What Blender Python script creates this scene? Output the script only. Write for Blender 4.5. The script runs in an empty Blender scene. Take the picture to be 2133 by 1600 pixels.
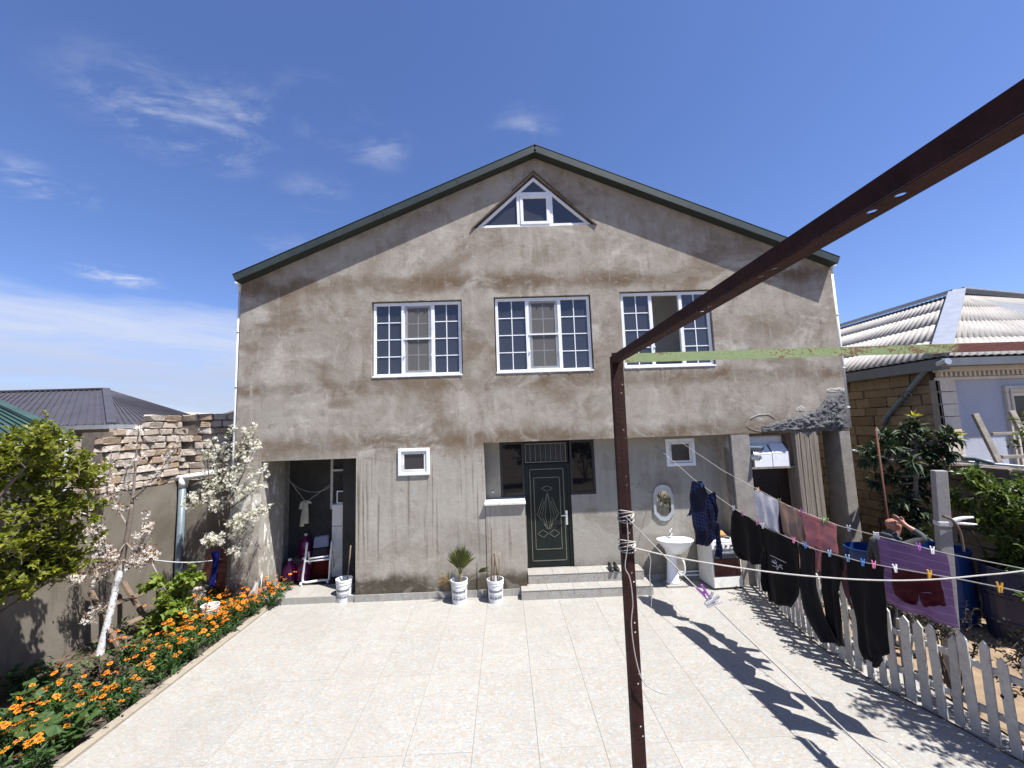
import bpy, bmesh, math, random
from mathutils import Vector, Matrix, noise as mnoise
R = math.radians
# ------------------------------------------------------------------ camera
scene = bpy.context.scene
COL = scene.collection
FPX, PITCH, ROLL, YAW = 847.55, 0.1058469, -0.0338320, 0.0201701
CAM = Vector((0, -8, 3.132))
fw = Vector((math.sin(YAW)*math.cos(PITCH), math.cos(YAW)*math.cos(PITCH), math.sin(PITCH)))
rt0 = Vector((math.cos(YAW), -math.sin(YAW), 0)); up0 = rt0.cross(fw)
rt = rt0*math.cos(ROLL) + up0*math.sin(ROLL)
up = up0*math.cos(ROLL) - rt0*math.sin(ROLL)
cam = bpy.data.cameras.new('camera'); cob = bpy.data.objects.new('camera', cam); COL.objects.link(cob)
cam.sensor_fit = 'HORIZONTAL'; cam.sensor_width = 36; cam.lens = 36*FPX/2133
cam.clip_start = 0.05; cam.clip_end = 2000
m = Matrix((rt, up, -fw)).transposed().to_4x4(); m.translation = CAM
cob.matrix_world = m
scene.camera = cob
# ------------------------------------------------------------------ node helper
class G:
    def __init__(s, tree): s.t = tree
    def n(s, typ, ins=None, **at):
        nd = s.t.nodes.new(typ)
        for k, v in at.items(): setattr(nd, k, v)
        for k, v in (ins or {}).items():
            so = nd.inputs[k]
            if isinstance(v, bpy.types.NodeSocket): s.t.links.new(v, so)
            elif v is not None: so.default_value = v
        return nd
    def link(s, a, b): s.t.links.new(a, b)
    def math(s, op, a, b=0.0, clamp=False):
        return s.n('ShaderNodeMath', {0: a, 1: b}, operation=op, use_clamp=clamp).outputs[0]
    def vmath(s, op, a, b=(0, 0, 0)):
        return s.n('ShaderNodeVectorMath', {0: a, 1: b}, operation=op).outputs[0]
    def map(s, vec, scale=(1, 1, 1), loc=(0, 0, 0), rot=(0, 0, 0)):
        return s.n('ShaderNodeMapping', {'Vector': vec, 'Scale': scale, 'Location': loc, 'Rotation': rot}).outputs[0]
    def noise(s, vec, scale, detail=4, rough=.55, dist=0, col=False):
        nd = s.n('ShaderNodeTexNoise', {'Vector': vec, 'Scale': scale, 'Detail': detail, 'Roughness': rough, 'Distortion': dist})
        return nd.outputs[1 if col else 0]
    def voro(s, vec, scale, feature='F1', out=0):
        return s.n('ShaderNodeTexVoronoi', {'Vector': vec, 'Scale': scale}, feature=feature).outputs[out]
    def mr(s, v, a, b, c=0.0, d=1.0, smooth=True):
        return s.n('ShaderNodeMapRange', {0: v, 1: a, 2: b, 3: c, 4: d}, interpolation_type='SMOOTHSTEP' if smooth else 'LINEAR').outputs[0]
    def mix(s, f, a, b, blend='MIX'):
        nd = s.t.nodes.new('ShaderNodeMix'); nd.data_type = 'RGBA'; nd.blend_type = blend
        for k, v in ((0, f), (6, a), (7, b)):
            so = nd.inputs[k]
            if isinstance(v, bpy.types.NodeSocket): s.t.links.new(v, so)
            else: so.default_value = v if k == 0 else (tuple(v)+(1,) if len(v) == 3 else v)
        return nd.outputs[2]
    def sep(s, v): return s.n('ShaderNodeSeparateXYZ', {0: v}).outputs
    def pos(s): return s.n('ShaderNodeNewGeometry').outputs['Position']
    def obj(s): return s.n('ShaderNodeTexCoord').outputs['Object']
    def rnd(s): return s.n('ShaderNodeObjectInfo').outputs['Random']
    def island(s): return s.n('ShaderNodeNewGeometry').outputs['Random Per Island']
    def bump(s, h, strength=.3, dist=.02):
        return s.n('ShaderNodeBump', {'Height': h, 'Strength': strength, 'Distance': dist}).outputs[0]
def c4(c): return (c[0], c[1], c[2], 1)
def srgb(r, g, b):
    f = lambda v: (v/255/12.92 if v/255 <= .04045 else ((v/255+.055)/1.055)**2.4)
    return (f(r), f(g), f(b))
# ------------------------------------------------------------------ world and sun
SUN = Vector((1.53, -1.0, 3.55)).normalized()
world = bpy.data.worlds.new('World'); scene.world = world; world.use_nodes = True
g = G(world.node_tree); g.t.nodes.clear()
sky = g.n('ShaderNodeTexSky', sky_type='NISHITA', sun_disc=False)
sky.sun_elevation = math.asin(SUN.z); sky.sun_rotation = math.atan2(SUN.x, SUN.y)
sky.air_density = 1.0; sky.dust_density = .35; sky.ozone_density = 2.6; sky.altitude = 0
dirv = g.n('ShaderNodeTexCoord').outputs['Generated']
sx, sy, sz = g.sep(dirv)
# project the direction on a flat cloud layer, so wisps stretch towards the horizon as real ones do
inv = g.math('DIVIDE', 1.0, g.math('MAXIMUM', sz, .04))
cu = g.n('ShaderNodeCombineXYZ', {0: g.math('MULTIPLY', sx, inv), 1: g.math('MULTIPLY', sy, inv), 2: 0.0}).outputs[0]
cn = g.noise(g.map(cu, (1.0, 1.9, 1), (.32, .55, 0), (0, 0, .62)), 2.6, 9, .62, .7)
puff = g.noise(g.map(cu, (1, 1, 1), (3.1, .4, 0)), 7.0, 8, .6, .4)
zone = None                                      # where the high wisps drift
for (ux, uy, rad, amt) in ((-1.02, 1.22, .30, 1.0), (-.80, 1.20, .20, .8), (-.55, 1.20, .17, .75), (-.42, 1.36, .16, .5), (-1.80, 1.5, .22, .9), (-2.36, 2.46, .24, 1.5), (-.75, 1.62, .18, .4), (.10, 1.28, .13, .6), (.6, 2.2, .25, .35), (-1.1, 2.2, .3, .35), (1.6, -.6, .5, .7), (-.4, -1.4, .6, .8), (-2.2, -.4, .5, .7)):
    dd = g.n('ShaderNodeVectorMath', {0: cu, 1: (ux, uy, 0)}, operation='DISTANCE').outputs['Value']
    q = g.mr(dd, rad*1.15, 0, 0, amt); zone = q if zone is None else g.math('MAXIMUM', zone, q)
wisp = g.math('MULTIPLY', g.mr(g.math('ADD', g.math('MULTIPLY', cn, .72), g.math('MULTIPLY', puff, .28)), .44, .66), zone)
fine = g.noise(g.map(dirv, (2.2, 2.2, 12), (1.3, 0, .2)), 2.4, 8, .6, .25)
bank = g.math('MULTIPLY', g.mr(g.math('ADD', sz, g.math('MULTIPLY', g.math('SUBTRACT', fine, .5), .10)), .262, .20), g.mr(sx, -.28, -.50))
band = g.noise(g.map(dirv, (1.2, 1.2, 9), (.3, 2, .7)), 3.0, 7, .62, .5)
bank = g.math('MULTIPLY', bank, g.math('MULTIPLY', g.mr(fine, .3, .62, .72, 1.0), g.mr(band, .32, .60, .62, 1.0)))
cl = g.math('MAXIMUM', g.math('MULTIPLY', wisp, .62), g.math('MULTIPLY', bank, .80))
skyc = g.mix(1.0, sky.outputs[0], (.83, .91, 1.24), 'MULTIPLY')
lowc = g.mix(g.mr(sz, .22, .10), (5.4, 5.7, 6.5), (3.9, 4.25, 5.35))
bgc = g.mix(cl, skyc, lowc)
bg = g.n('ShaderNodeBackground', {'Color': bgc, 'Strength': .065})
g.link(bg.outputs[0], g.n('ShaderNodeOutputWorld').inputs[0])
sl = bpy.data.lights.new('sun', 'SUN'); sl.energy = 5.0; sl.angle = R(.53); sl.color = (1, .975, .94)
so = bpy.data.objects.new('sun', sl); COL.objects.link(so); so.location = (6, -6, 14)
so.rotation_euler = SUN.to_track_quat('Z', 'Y').to_euler()
vs = scene.view_settings; vs.view_transform = 'Standard'; vs.look = 'None'; vs.gamma = 1; vs.use_curve_mapping = False
vs.exposure = 1.14
# ------------------------------------------------------------------ pixel helpers (photo 2133 x 1600)
def ray(x, y): return fw + rt*((x-1066.5)/FPX) + up*((800-y)/FPX)
def onY(x, y, Y=0.0):
    d = ray(x, y); return CAM + d*((Y-CAM.y)/d.y)
def onZ(x, y, Z=0.0):
    d = ray(x, y); return CAM + d*((Z-CAM.z)/d.z)
def onX(x, y, X):
    d = ray(x, y); return CAM + d*((X-CAM.x)/d.x)
# ------------------------------------------------------------------ materials
MATS = {}
def newmat(name):
    mt = bpy.data.materials.new(name); mt.use_nodes = True; MATS[name] = mt
    gg = G(mt.node_tree); gg.t.nodes.clear()
    return mt, gg
def finish(gg, color, rough=.7, normal=None, metal=0.0, spec=.5, alpha=None, **kw):
    ins = {'Base Color': color if isinstance(color, bpy.types.NodeSocket) else c4(color), 'Roughness': rough, 'Metallic': metal, 'Specular IOR Level': spec}
    if normal is not None: ins['Normal'] = normal
    if alpha is not None: ins['Alpha'] = alpha
    ins.update(kw)
    p = gg.n('ShaderNodeBsdfPrincipled', ins)
    gg.link(p.outputs[0], gg.n('ShaderNodeOutputMaterial').inputs[0])
    return p
def plain(name, c, rough=.6, var=.18, scale=6, metal=0.0, bump=.15, bscale=60, spec=.5, tint=None, rv=0.0, dirt=0.0):
    mt, gg = newmat(name); p = gg.pos()
    n1 = gg.noise(p, scale, 5, .6); n2 = gg.noise(p, scale*7, 3, .6)
    dk = tuple(v*(1-var) for v in c); lt = tuple(min(1, v*(1+var)) for v in c)
    col = gg.mix(gg.mr(n1, .3, .7), dk, lt)
    col = gg.mix(gg.mr(n2, .35, .75, 0, .35), col, tint or dk)
    if rv:
        col = gg.mix(1.0, col, gg.mix(gg.rnd(), (1-rv,)*3, (1+rv,)*3), 'MULTIPLY')
    if dirt:
        col = gg.mix(gg.mr(gg.noise(p, scale*2.3, 6, .7, .6), .5, .75, 0, dirt), col, (.09, .07, .055))
    nm = gg.bump(gg.noise(p, bscale, 4, .6), bump, .01) if bump else None
    finish(gg, col, rough, nm, metal, spec)
    return mt
def leafmat(name, a, b, rough=.45, trans=.35, dead=None):
    mt, gg = newmat(name)
    ri = gg.island(); n1 = gg.noise(gg.pos(), 5, 2)
    col = gg.mix(gg.math('ADD', gg.math('MULTIPLY', ri, .7), gg.math('MULTIPLY', n1, .3)), a, b)
    if dead: col = gg.mix(gg.mr(ri, .93, .96), col, dead)
    p = gg.n('ShaderNodeBsdfPrincipled', {'Base Color': col, 'Roughness': rough, 'Specular IOR Level': .28})
    tr = gg.n('ShaderNodeBsdfTranslucent', {'Color': gg.mix(1.0, col, (1.2, 1.25, .7), 'MULTIPLY')})
    mx = gg.n('ShaderNodeMixShader', {0: trans, 1: p.outputs[0], 2: tr.outputs[0]})
    gg.link(mx.outputs[0], gg.n('ShaderNodeOutputMaterial').inputs[0])
    return mt
def glassmat(name, tint, refl=.10, rough=.02, through=.75, body=(.05, .052, .06)):
    mt, gg = newmat(name)
    lw = gg.n('ShaderNodeLayerWeight', {'Blend': .25})
    f = gg.math('ADD', gg.math('MULTIPLY', lw.outputs['Fresnel'], .9), refl, True)
    wob = gg.bump(gg.noise(gg.pos(), 1.6, 2), .05, .02)
    gl = gg.n('ShaderNodeBsdfGlossy', {'Color': (.95, .97, 1, 1), 'Roughness': rough, 'Normal': wob})
    tp = gg.n('ShaderNodeBsdfTransparent', {'Color': c4(tint)})
    df = gg.n('ShaderNodeBsdfDiffuse', {'Color': c4(body)})
    inner = gg.n('ShaderNodeMixShader', {0: through, 1: df.outputs[0], 2: tp.outputs[0]})
    mx = gg.n('ShaderNodeMixShader', {0: f, 1: inner.outputs[0], 2: gl.outputs[0]})
    gg.link(mx.outputs[0], gg.n('ShaderNodeOutputMaterial').inputs[0])
    return mt
# --- cement render of the house: swirls, brown damp bands, drip streaks, grey bloom
def render_plaster():
    mt, gg = newmat('cement_render'); p = gg.pos(); x, y, z = gg.sep(p)
    warp = gg.vmath('ADD', p, gg.vmath('SCALE', gg.noise(p, .8, 3, .5, 0, True)))
    wn = gg.noise(p, .9, 5, .6, .5); wn2 = gg.noise(gg.map(p, (1.25, 1, .85), (3, 1, 7)), 2.2, 8, .66, .55)
    fine = gg.noise(gg.map(p, (1, 1, 1), (9, 2, 4)), 8, 9, .78, .5); grain = gg.noise(p, 70, 3, .6)
    grey = (0.325, 0.296, 0.264); brown = (0.158, 0.113, 0.082); pale = (0.430, 0.401, 0.364); dark = (.125, .115, .10)
    col = gg.mix(gg.mr(wn2, .3, .72), (0.257, 0.214, 0.176), (0.356, 0.319, 0.282))
    col = gg.mix(gg.mr(wn, .38, .68, 0, .55), col, grey)
    def band(z0, hw, amp, sc=1.3, off=0):
        zz = gg.math('ADD', gg.math('SUBTRACT', z, z0), gg.math('MULTIPLY', gg.math('SUBTRACT', gg.noise(gg.map(p, (1, 1, .6), (off, 0, 0)), sc, 6, .65, .4), .5), amp))
        return gg.mr(gg.math('ABSOLUTE', zz), hw, hw*.12)
    patch = gg.mr(gg.noise(gg.map(p, (.5, 1, 1), (5, 0, 2)), 1.1, 4, .6), .36, .62)
    for z0, hw, amp, off, st in ((6.08, .28, .5, 1, .9), (4.02, .22, .45, 4, .8), (2.92, .30, .55, 8, .78), (5.1, .5, 1.2, 12, .35)):
        col = gg.mix(gg.math('MULTIPLY', gg.math('MULTIPLY', band(z0, hw, amp, 1.3, off), gg.math('ADD', gg.math('MULTIPLY', patch, .6), .4)), st), col, brown)
    pl = gg.mr(gg.noise(gg.map(p, (.7, 1, 1.1), (2, 5, 1)), 1.7, 8, .7, .6), .50, .72, 0, .8)
    col = gg.mix(pl, col, pale)
    # vertical drips on the ground-floor wall
    st = gg.noise(gg.map(p, (9, 1, .5), (0, 0, 3)), 1.0, 6, .7, .9)
    top = gg.math('ADD', 2.62, gg.math('MULTIPLY', gg.math('SUBTRACT', gg.noise(gg.map(p, (7, 1, .05)), 1.0, 3), .5), 1.0))
    low = gg.math('MULTIPLY', gg.mr(gg.math('SUBTRACT', top, z), 0, .06), gg.mr(z, .35, 1.5))
    col = gg.mix(gg.math('MULTIPLY', low, gg.mr(st, .45, .66, 0, .8)), col, (0.377, 0.349, 0.316))
    dr = gg.math('MULTIPLY', gg.math('MULTIPLY', gg.mr(st, .44, .33, 0, .5), gg.mr(z, 3.1, 2.5)), gg.mr(z, .3, 1.2))
    col = gg.mix(dr, col, (0.174, 0.148, 0.125))
    # fine vertical rain streaks upstairs
    s2 = gg.noise(gg.map(p, (6, 1, .8), (4, 0, 0)), 1.0, 8, .75, .5)
    col = gg.mix(gg.mr(s2, .53, .70, 0, .6), col, (0.218, 0.178, 0.144))
    col = gg.mix(gg.mr(s2, .46, .30, 0, .6), col, (0.390, 0.359, 0.323))
    # rising damp at the foot, with a salt line
    hh = gg.math('ADD', z, gg.math('MULTIPLY', gg.math('SUBTRACT', gg.noise(p, 2.2, 6, .65), .5), .55))
    col = gg.mix(gg.mr(hh, .55, .3, 0, .8), col, (0.084, 0.076, 0.067))
    col = gg.mix(gg.math('MULTIPLY', gg.mr(gg.math('ABSOLUTE', gg.math('SUBTRACT', hh, .42)), .035, .0), gg.mr(fine, .5, .65)), col, (0.405, 0.382, 0.362))
    # salt bloom on the left jamb, flaking along its lit face
    sb = gg.math('MULTIPLY', gg.mr(x, -4.55, -4.69), gg.mr(gg.noise(gg.map(p, (1, 4.5, 1.1), (1, 0, 2)), 2.2, 6, .7, .8), .535, .60))
    sb = gg.math('MULTIPLY', sb, gg.mr(z, 2.7, 2.3))
    col = gg.mix(sb, col, (.78, .755, .72))
    col = gg.mix(gg.mr(fine, .55, .8, 0, .35), col, (0.403, 0.369, 0.337)); col = gg.mix(gg.mr(fine, .42, .22, 0, .45), col, (0.161, 0.135, 0.114))
    col = gg.mix(gg.mr(grain, .35, .2, 0, .25), col, dark)
    zone = gg.noise(gg.map(p, (.55, 1, .8), (2.2, 0, 9.1)), 1.0, 6, .62, .5)
    col = gg.mix(gg.mr(zone, .50, .66, 0, .62), col, (.185, .138, .10)); col = gg.mix(gg.mr(zone, .47, .30, 0, .55), col, (.33, .31, .27))
    blot = gg.noise(gg.map(p, (1, 1, 1.25), (6, 0, 1)), 3.4, 8, .7, .35)
    col = gg.mix(gg.mr(blot, .56, .70, 0, .45), col, (.155, .125, .095)); col = gg.mix(gg.mr(blot, .43, .30, 0, .5), col, (.38, .36, .32))
    drip = gg.noise(gg.map(p, (11, 1, .28), (1.5, 0, 3)), 1.0, 5, .65, .35)
    dtop = gg.math('ADD', 2.60, gg.math('MULTIPLY', gg.math('SUBTRACT', gg.noise(gg.map(p, (9, 1, .02), (3, 0, 0)), 1.0, 4, .7), .5), .9))
    dz = gg.math('MULTIPLY', gg.mr(gg.math('SUBTRACT', dtop, z), .0, .05), gg.mr(z, .3, 1.3))
    dz = gg.math('MULTIPLY', dz, gg.mr(y, .2, .15))
    col = gg.mix(gg.math('MULTIPLY', dz, .55), col, (.34, .32, .285)); col = gg.mix(gg.math('MULTIPLY', dz, gg.mr(drip, .46, .36, 0, .75)), col, (.165, .14, .115))
    col = gg.mix(gg.math('MULTIPLY', gg.mr(y, .2, .4), .55), col, (.30, .29, .265))
    rpt = gg.noise(gg.map(p, (.8, 1, 1), (12, 0, 5)), 1.5, 3, .5, .6)          # repaired areas with a visible edge
    col = gg.mix(gg.mr(rpt, .575, .59, 0, .30), col, (.33, .305, .265)); col = gg.mix(gg.mr(rpt, .40, .385, 0, .22), col, (.17, .145, .115))
    trow = gg.noise(gg.map(p, (2.2, 1, 6), (0, 0, 0), (0, .5, 0)), 3.0, 6, .7, 1.6)
    col = gg.mix(gg.mr(trow, .58, .68, 0, .28), col, (.40, .38, .335)); col = gg.mix(gg.mr(trow, .40, .30, 0, .28), col, (.16, .135, .11))
    col = gg.mix(1.0, col, (1.02, 1.02, .975), 'MULTIPLY')
    col = gg.n('ShaderNodeBrightContrast', {'Color': col, 'Bright': .0, 'Contrast': .17}).outputs[0]
    col = gg.n('ShaderNodeHueSaturation', {'Saturation': .74, 'Color': col}).outputs[0]
    hgt = gg.math('ADD', gg.math('MULTIPLY', wn2, 1.0), gg.math('ADD', gg.math('MULTIPLY', fine, .8), gg.math('MULTIPLY', grain, .12)))
    finish(gg, col, .92, gg.bump(hgt, .38, .025), 0, .2)
render_plaster()
def wall_plaster(name, a, b, stain, moss=0.0):
    mt, gg = newmat(name); p = gg.pos()
    n1 = gg.noise(p, .9, 7, .62, .7); n2 = gg.noise(gg.map(p, (2, 2, .6)), 2.2, 6, .65, .4); n3 = gg.noise(p, 28, 4, .6)
    col = gg.mix(gg.mr(n1, .32, .68), a, b)
    col = gg.mix(gg.mr(n2, .52, .75, 0, .7), col, stain)
    col = gg.mix(gg.mr(n3, .4, .2, 0, .3), col, stain)
    finish(gg, col, .92, gg.bump(gg.math('ADD', gg.math('MULTIPLY', n1, .8), gg.math('MULTIPLY', n3, .25)), .35, .03), 0, .2)
wall_plaster('yard_plaster', (.125, .106, .083), (.19, .168, .138), (.085, .07, .055))
wall_plaster('room_plaster', (.12, .118, .11), (.19, .185, .175), (.08, .077, .072))
wall_plaster('room_white', (.70, .69, .66), (.78, .77, .74), (.62, .61, .58))
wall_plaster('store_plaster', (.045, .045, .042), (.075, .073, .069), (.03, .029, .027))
wall_plaster('blue_plaster', (.36, .38, .44), (.41, .43, .49), (.32, .34, .40))
wall_plaster('far_wall', (.30, .25, .20), (.38, .33, .27), (.22, .18, .14))
def tilemat():
    mt, gg = newmat('floor_tile'); o = gg.obj(); w = gg.pos(); oi = gg.rnd()
    p = gg.vmath('ADD', o, gg.n('ShaderNodeCombineXYZ', {0: gg.math('MULTIPLY', gg.math('FLOOR', gg.math('MULTIPLY', oi, 5.99)), 3.7), 1: 0.0, 2: 0.0}).outputs[0])
    n1 = gg.noise(p, 5, 6, .65, .8); n2 = gg.noise(gg.map(p, (1.9, 1, 1), (3, 2, 0), (0, 0, .45)), 15, 7, .72, 1.2); n3 = gg.noise(gg.map(p, (1, 1.7, 1), (7, 1, 0), (0, 0, -.5)), 26, 6, .7, .9)
    v = gg.voro(gg.vmath('ADD', p, gg.vmath('SCALE', gg.noise(p, 30, 2, .5, 0, True))), 8.0)
    col = gg.mix(gg.mr(n1, .3, .7), (0.271, 0.262, 0.245), (0.318, 0.310, 0.288))
    col = gg.mix(gg.mr(n2, .47, .60, 0, .95), col, (0.297, 0.228, 0.172))
    col = gg.mix(gg.mr(n2, .47, .36, 0, .95), col, (0.215, 0.219, 0.224))
    col = gg.mix(gg.mr(n3, .52, .64, 0, .9), col, (0.387, 0.383, 0.370))
    shell = gg.math('MULTIPLY', gg.mr(v, .36, .22), gg.mr(gg.noise(p, 4.5, 2), .48, .58))
    col = gg.mix(gg.math('MULTIPLY', shell, .65), col, (0.396, 0.391, 0.378))
    hairs = gg.noise(gg.map(p, (1, 7, 1), (0, 0, 0), (0, 0, 1.0)), 12, 5, .7, 2.0)
    col = gg.mix(gg.mr(hairs, .53, .63, 0, .8), col, (0.194, 0.172, 0.150))
    big = gg.noise(w, .7, 5, .6, .5); col = gg.mix(gg.mr(big, .42, .72, 0, .38), col, (0.258, 0.232, 0.202))
    dst = gg.noise(w, 3.2, 7, .7, .8); col = gg.mix(gg.mr(dst, .56, .74, 0, .42), col, (0.232, 0.202, 0.168))
    col = gg.mix(1.0, col, gg.mix(oi, (.985, 1.0, .985), (1.05, 1.06, 1.04)), 'MULTIPLY')
    col = gg.mix(1.0, col, (.965, .985, 1.005), 'MULTIPLY')
    finish(gg, col, gg.mr(dst, .3, .7, .36, .58), gg.bump(gg.math('ADD', n2, gg.math('MULTIPLY', hairs, .5)), .10, .004), 0, .4)
tilemat()
def stonemat(name, a, b, c, dk, bscale=18):
    mt, gg = newmat(name); p = gg.pos(); r = gg.rnd()
    n1 = gg.noise(p, 5, 6, .65, .5); n2 = gg.noise(p, bscale, 5, .7, .4)
    col = gg.mix(r, a, b)
    col = gg.mix(gg.mr(gg.math('FRACT', gg.math('MULTIPLY', r, 7.31)), .6, .9), col, c)
    col = gg.mix(gg.mr(n1, .5, .75, 0, .6), col, dk)
    col = gg.mix(gg.mr(n2, .42, .25, 0, .6), col, dk)
    finish(gg, col, .95, gg.bump(gg.math('ADD', n1, n2), .7, .025), 0, .15)
stonemat('pale_stone', (.33, .275, .225), (.40, .35, .30), (.27, .20, .14), (.17, .135, .105))
stonemat('tan_stone', (.19, .142, .092), (.24, .185, .122), (.16, .115, .072), (.105, .076, .048))
stonemat('grey_stone', (.15, .12, .09), (.21, .175, .13), (.13, .10, .075), (.075, .06, .048))
plain('grout', (.25, .236, .215), .9, .15, 9, bump=.2)
plain('mortar', (.055, .046, .037), .95, .3, 9, bump=.5)
plain('rubble_mortar', (.13, .105, .082), .95, .3, 9, bump=.6)
plain('white_pvc', (.72, .73, .75), .38, .05, 4, bump=.02, dirt=.22)
plain('pvc_dirty', (.62, .62, .60), .5, .12, 6, bump=.05, dirt=.4)
plain('screen_frame', (.24, .245, .25), .5, .06)
plain('roof_green', (.032, .043, .036), .42, .15, 3, .1, .05, dirt=.25)
plain('soffit_green', (.02, .027, .022), .6, .15, 3)
plain('grey_roof', (.052, .047, .052), .5, .15, 1.5, bump=.05)
plain('far_green_roof', (.03, .062, .046), .5, .2, 1.2, bump=.05)
plain('galvanised', (.42, .44, .47), .4, .1, 5, .6, .05)
plain('slate_metal', (.10, .11, .125), .5, .12, 4, bump=.03)
plain('asbestos', (.31, .295, .275), .95, .14, 2, bump=.4, spec=.1, tint=(.30, .26, .225), dirt=.3)
plain('cream_trim', (.58, .51, .42), .7, .08, 5, bump=.1, dirt=.15)
plain('door_green', (.0075, .0115, .010), .5, .2, 5, .0, .04, spec=.25)
plain('door_brown', (.018, .0085, .0075), .4, .25, 6, .0, .06)
plain('brass', (.15, .145, .115), .45, .1, 5, .4, .02)
plain('chrome', (.72, .73, .75), .18, .03, 5, .95, 0)
plain('ceramic', (.76, .77, .77), .16, .02, 3, bump=0)
plain('enamel', (.70, .69, .66), .28, .05, 3, bump=.02, dirt=.3)
plain('stove_glass', (.022, .006, .006), .14, .1, 3, bump=0)
plain('black_plastic', (.012, .012, .013), .45, .2, 9)
plain('rust_iron', (.020, .0055, .0045), .72, .45, 9, .0, .35, 90, tint=(.05, .013, .008), spec=.22, dirt=.0)
def greeniron():
    mt, gg = newmat('green_iron'); p = gg.pos()
    n = gg.noise(gg.map(p, (1, 3, 3)), 6, 7, .75, .6); n2 = gg.noise(p, 55, 4, .7); x = gg.sep(p)[0]
    col = gg.mix(gg.mr(n, .3, .7), (.20, .26, .11), (.27, .33, .15))
    rust = gg.mr(gg.math('ADD', gg.math('ADD', gg.math('MULTIPLY', n, .7), gg.math('MULTIPLY', n2, .45)), gg.mr(x, .7, 3.2, 0, .08)), .62, .70)
    col = gg.mix(rust, col, gg.mix(n2, (.10, .04, .02), (.22, .13, .05)))
    col = gg.mix(gg.mr(gg.math('ADD', x, gg.math('MULTIPLY', n, .15)), 2.93, 2.98), col, gg.mix(n2, (.09, .022, .014), (.15, .045, .025)))
    finish(gg, col, .6, gg.bump(gg.math('ADD', n2, rust), .3, .004), .1)
greeniron()
plain('grey_pipe', (.115, .15, .175), .45, .1, 6, bump=.03, dirt=.15)
plain('kerb_stone', (.26, .225, .175), .7, .1, 6, bump=.2, dirt=.4)
plain('bucket_white', (.66, .66, .66), .4, .05, 5, bump=.02, dirt=.35)
plain('print_blue', (.10, .11, .14), .6, .3, 30, bump=0)
plain('soil', (.085, .06, .042), .97, .35, 7, bump=.9, bscale=30)
plain('garden_soil', (.22, .155, .095), .97, .22, 3, bump=.9, bscale=22, tint=(.16, .11, .068))
plain('ground_soil', (.17, .13, .09), .97, .25, .7, bump=.5, bscale=12)
plain('wood_grey', (.24, .21, .175), .85, .2, 9, bump=.4, bscale=45, rv=.15)
plain('wood_brown', (.165, .115, .078), .85, .2, 9, bump=.4, bscale=45, rv=.2)
plain('fence_paint', (.46, .445, .42), .7, .1, 9, bump=.3, bscale=40, rv=.12, dirt=.45)
plain('post_paint', (.25, .24, .23), .75, .1, 9, bump=.3, bscale=30, dirt=.25)
plain('rusty_rod', (.085, .028, .015), .8, .3, 12, .2, .3)
plain('bark', (.10, .075, .058), .9, .3, 12, bump=.8, bscale=40)
plain('bark_pale', (.20, .165, .14), .9, .3, 12, bump=.8, bscale=40)
def limewash():
    mt, gg = newmat('limewash'); p = gg.pos(); z = gg.sep(p)[2]
    n = gg.noise(p, 22, 6, .7, .5)
    w = gg.math('MULTIPLY', gg.mr(gg.math('ADD', z, gg.math('MULTIPLY', n, .5)), 1.62, 1.35), gg.mr(n, .36, .46))
    col = gg.mix(w, gg.mix(n, (.10, .075, .06), (.22, .18, .155)), (.72, .71, .70))
    finish(gg, col, .9, gg.bump(n, .8, .01), 0, .2)
limewash()
plain('rope', (.36, .34, .31), .85, .1, 20, bump=.6, bscale=220)
plain('wire_dark', (.10, .095, .09), .7)
plain('strap', (.42, .42, .42), .5)
def cloth(name, c, rough=.9, stripes=None, plaid=None):
    mt, gg = newmat(name); o = gg.obj(); p = gg.pos()
    n = gg.noise(p, 6, 4, .6)
    col = gg.mix(gg.mr(n, .3, .7), tuple(v*.88 for v in c), tuple(min(1, v*1.1) for v in c))
    uv = gg.n('ShaderNodeUVMap').outputs[0]; u, v, _ = gg.sep(uv)
    if stripes:
        f = gg.math('ABSOLUTE', gg.math('SUBTRACT', gg.math('FRACT', gg.math('MULTIPLY', v, stripes[0])), .5))
        col = gg.mix(gg.mr(f, stripes[2], stripes[2]*.4), col, stripes[1])
    if plaid:
        fu = gg.math('ABSOLUTE', gg.math('SUBTRACT', gg.math('FRACT', gg.math('MULTIPLY', u, 17)), .5))
        fv = gg.math('ABSOLUTE', gg.math('SUBTRACT', gg.math('FRACT', gg.math('MULTIPLY', v, 17)), .5))
        m = gg.math('MULTIPLY', gg.math('ADD', gg.mr(fu, .22, .18), gg.mr(fv, .22, .18)), .5)
        reg = gg.mr(gg.noise(p, 3.1, 2), .5, .53)
        col = gg.mix(gg.math('MULTIPLY', m, reg), col, plaid)
    w = gg.noise(p, 420, 2, .5)
    pr = gg.n('ShaderNodeBsdfPrincipled', {'Base Color': col, 'Roughness': rough, 'Specular IOR Level': .15, 'Sheen Weight': .04,
        'Normal': gg.bump(gg.math('ADD', gg.math('MULTIPLY', n, 2.0), gg.math('MULTIPLY', w, .3)), .25, .01)})
    tr = gg.n('ShaderNodeBsdfTranslucent', {'Color': col})
    mx = gg.n('ShaderNodeMixShader', {0: .42 if max(c) > .1 else .04, 1: pr.outputs[0], 2: tr.outputs[0]})
    gg.link(mx.outputs[0], gg.n('ShaderNodeOutputMaterial').inputs[0])
cloth('cloth_black', (.0062, .006, .0068)); cloth('cloth_char', (.009, .009, .011))
cloth('cloth_navy', (.009, .011, .032), plaid=(.035, .05, .16))
cloth('cloth_white', (.80, .79, .82)); cloth('cloth_beige', (.60, .47, .37)); cloth('cloth_pink', (.66, .37, .36))
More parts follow.
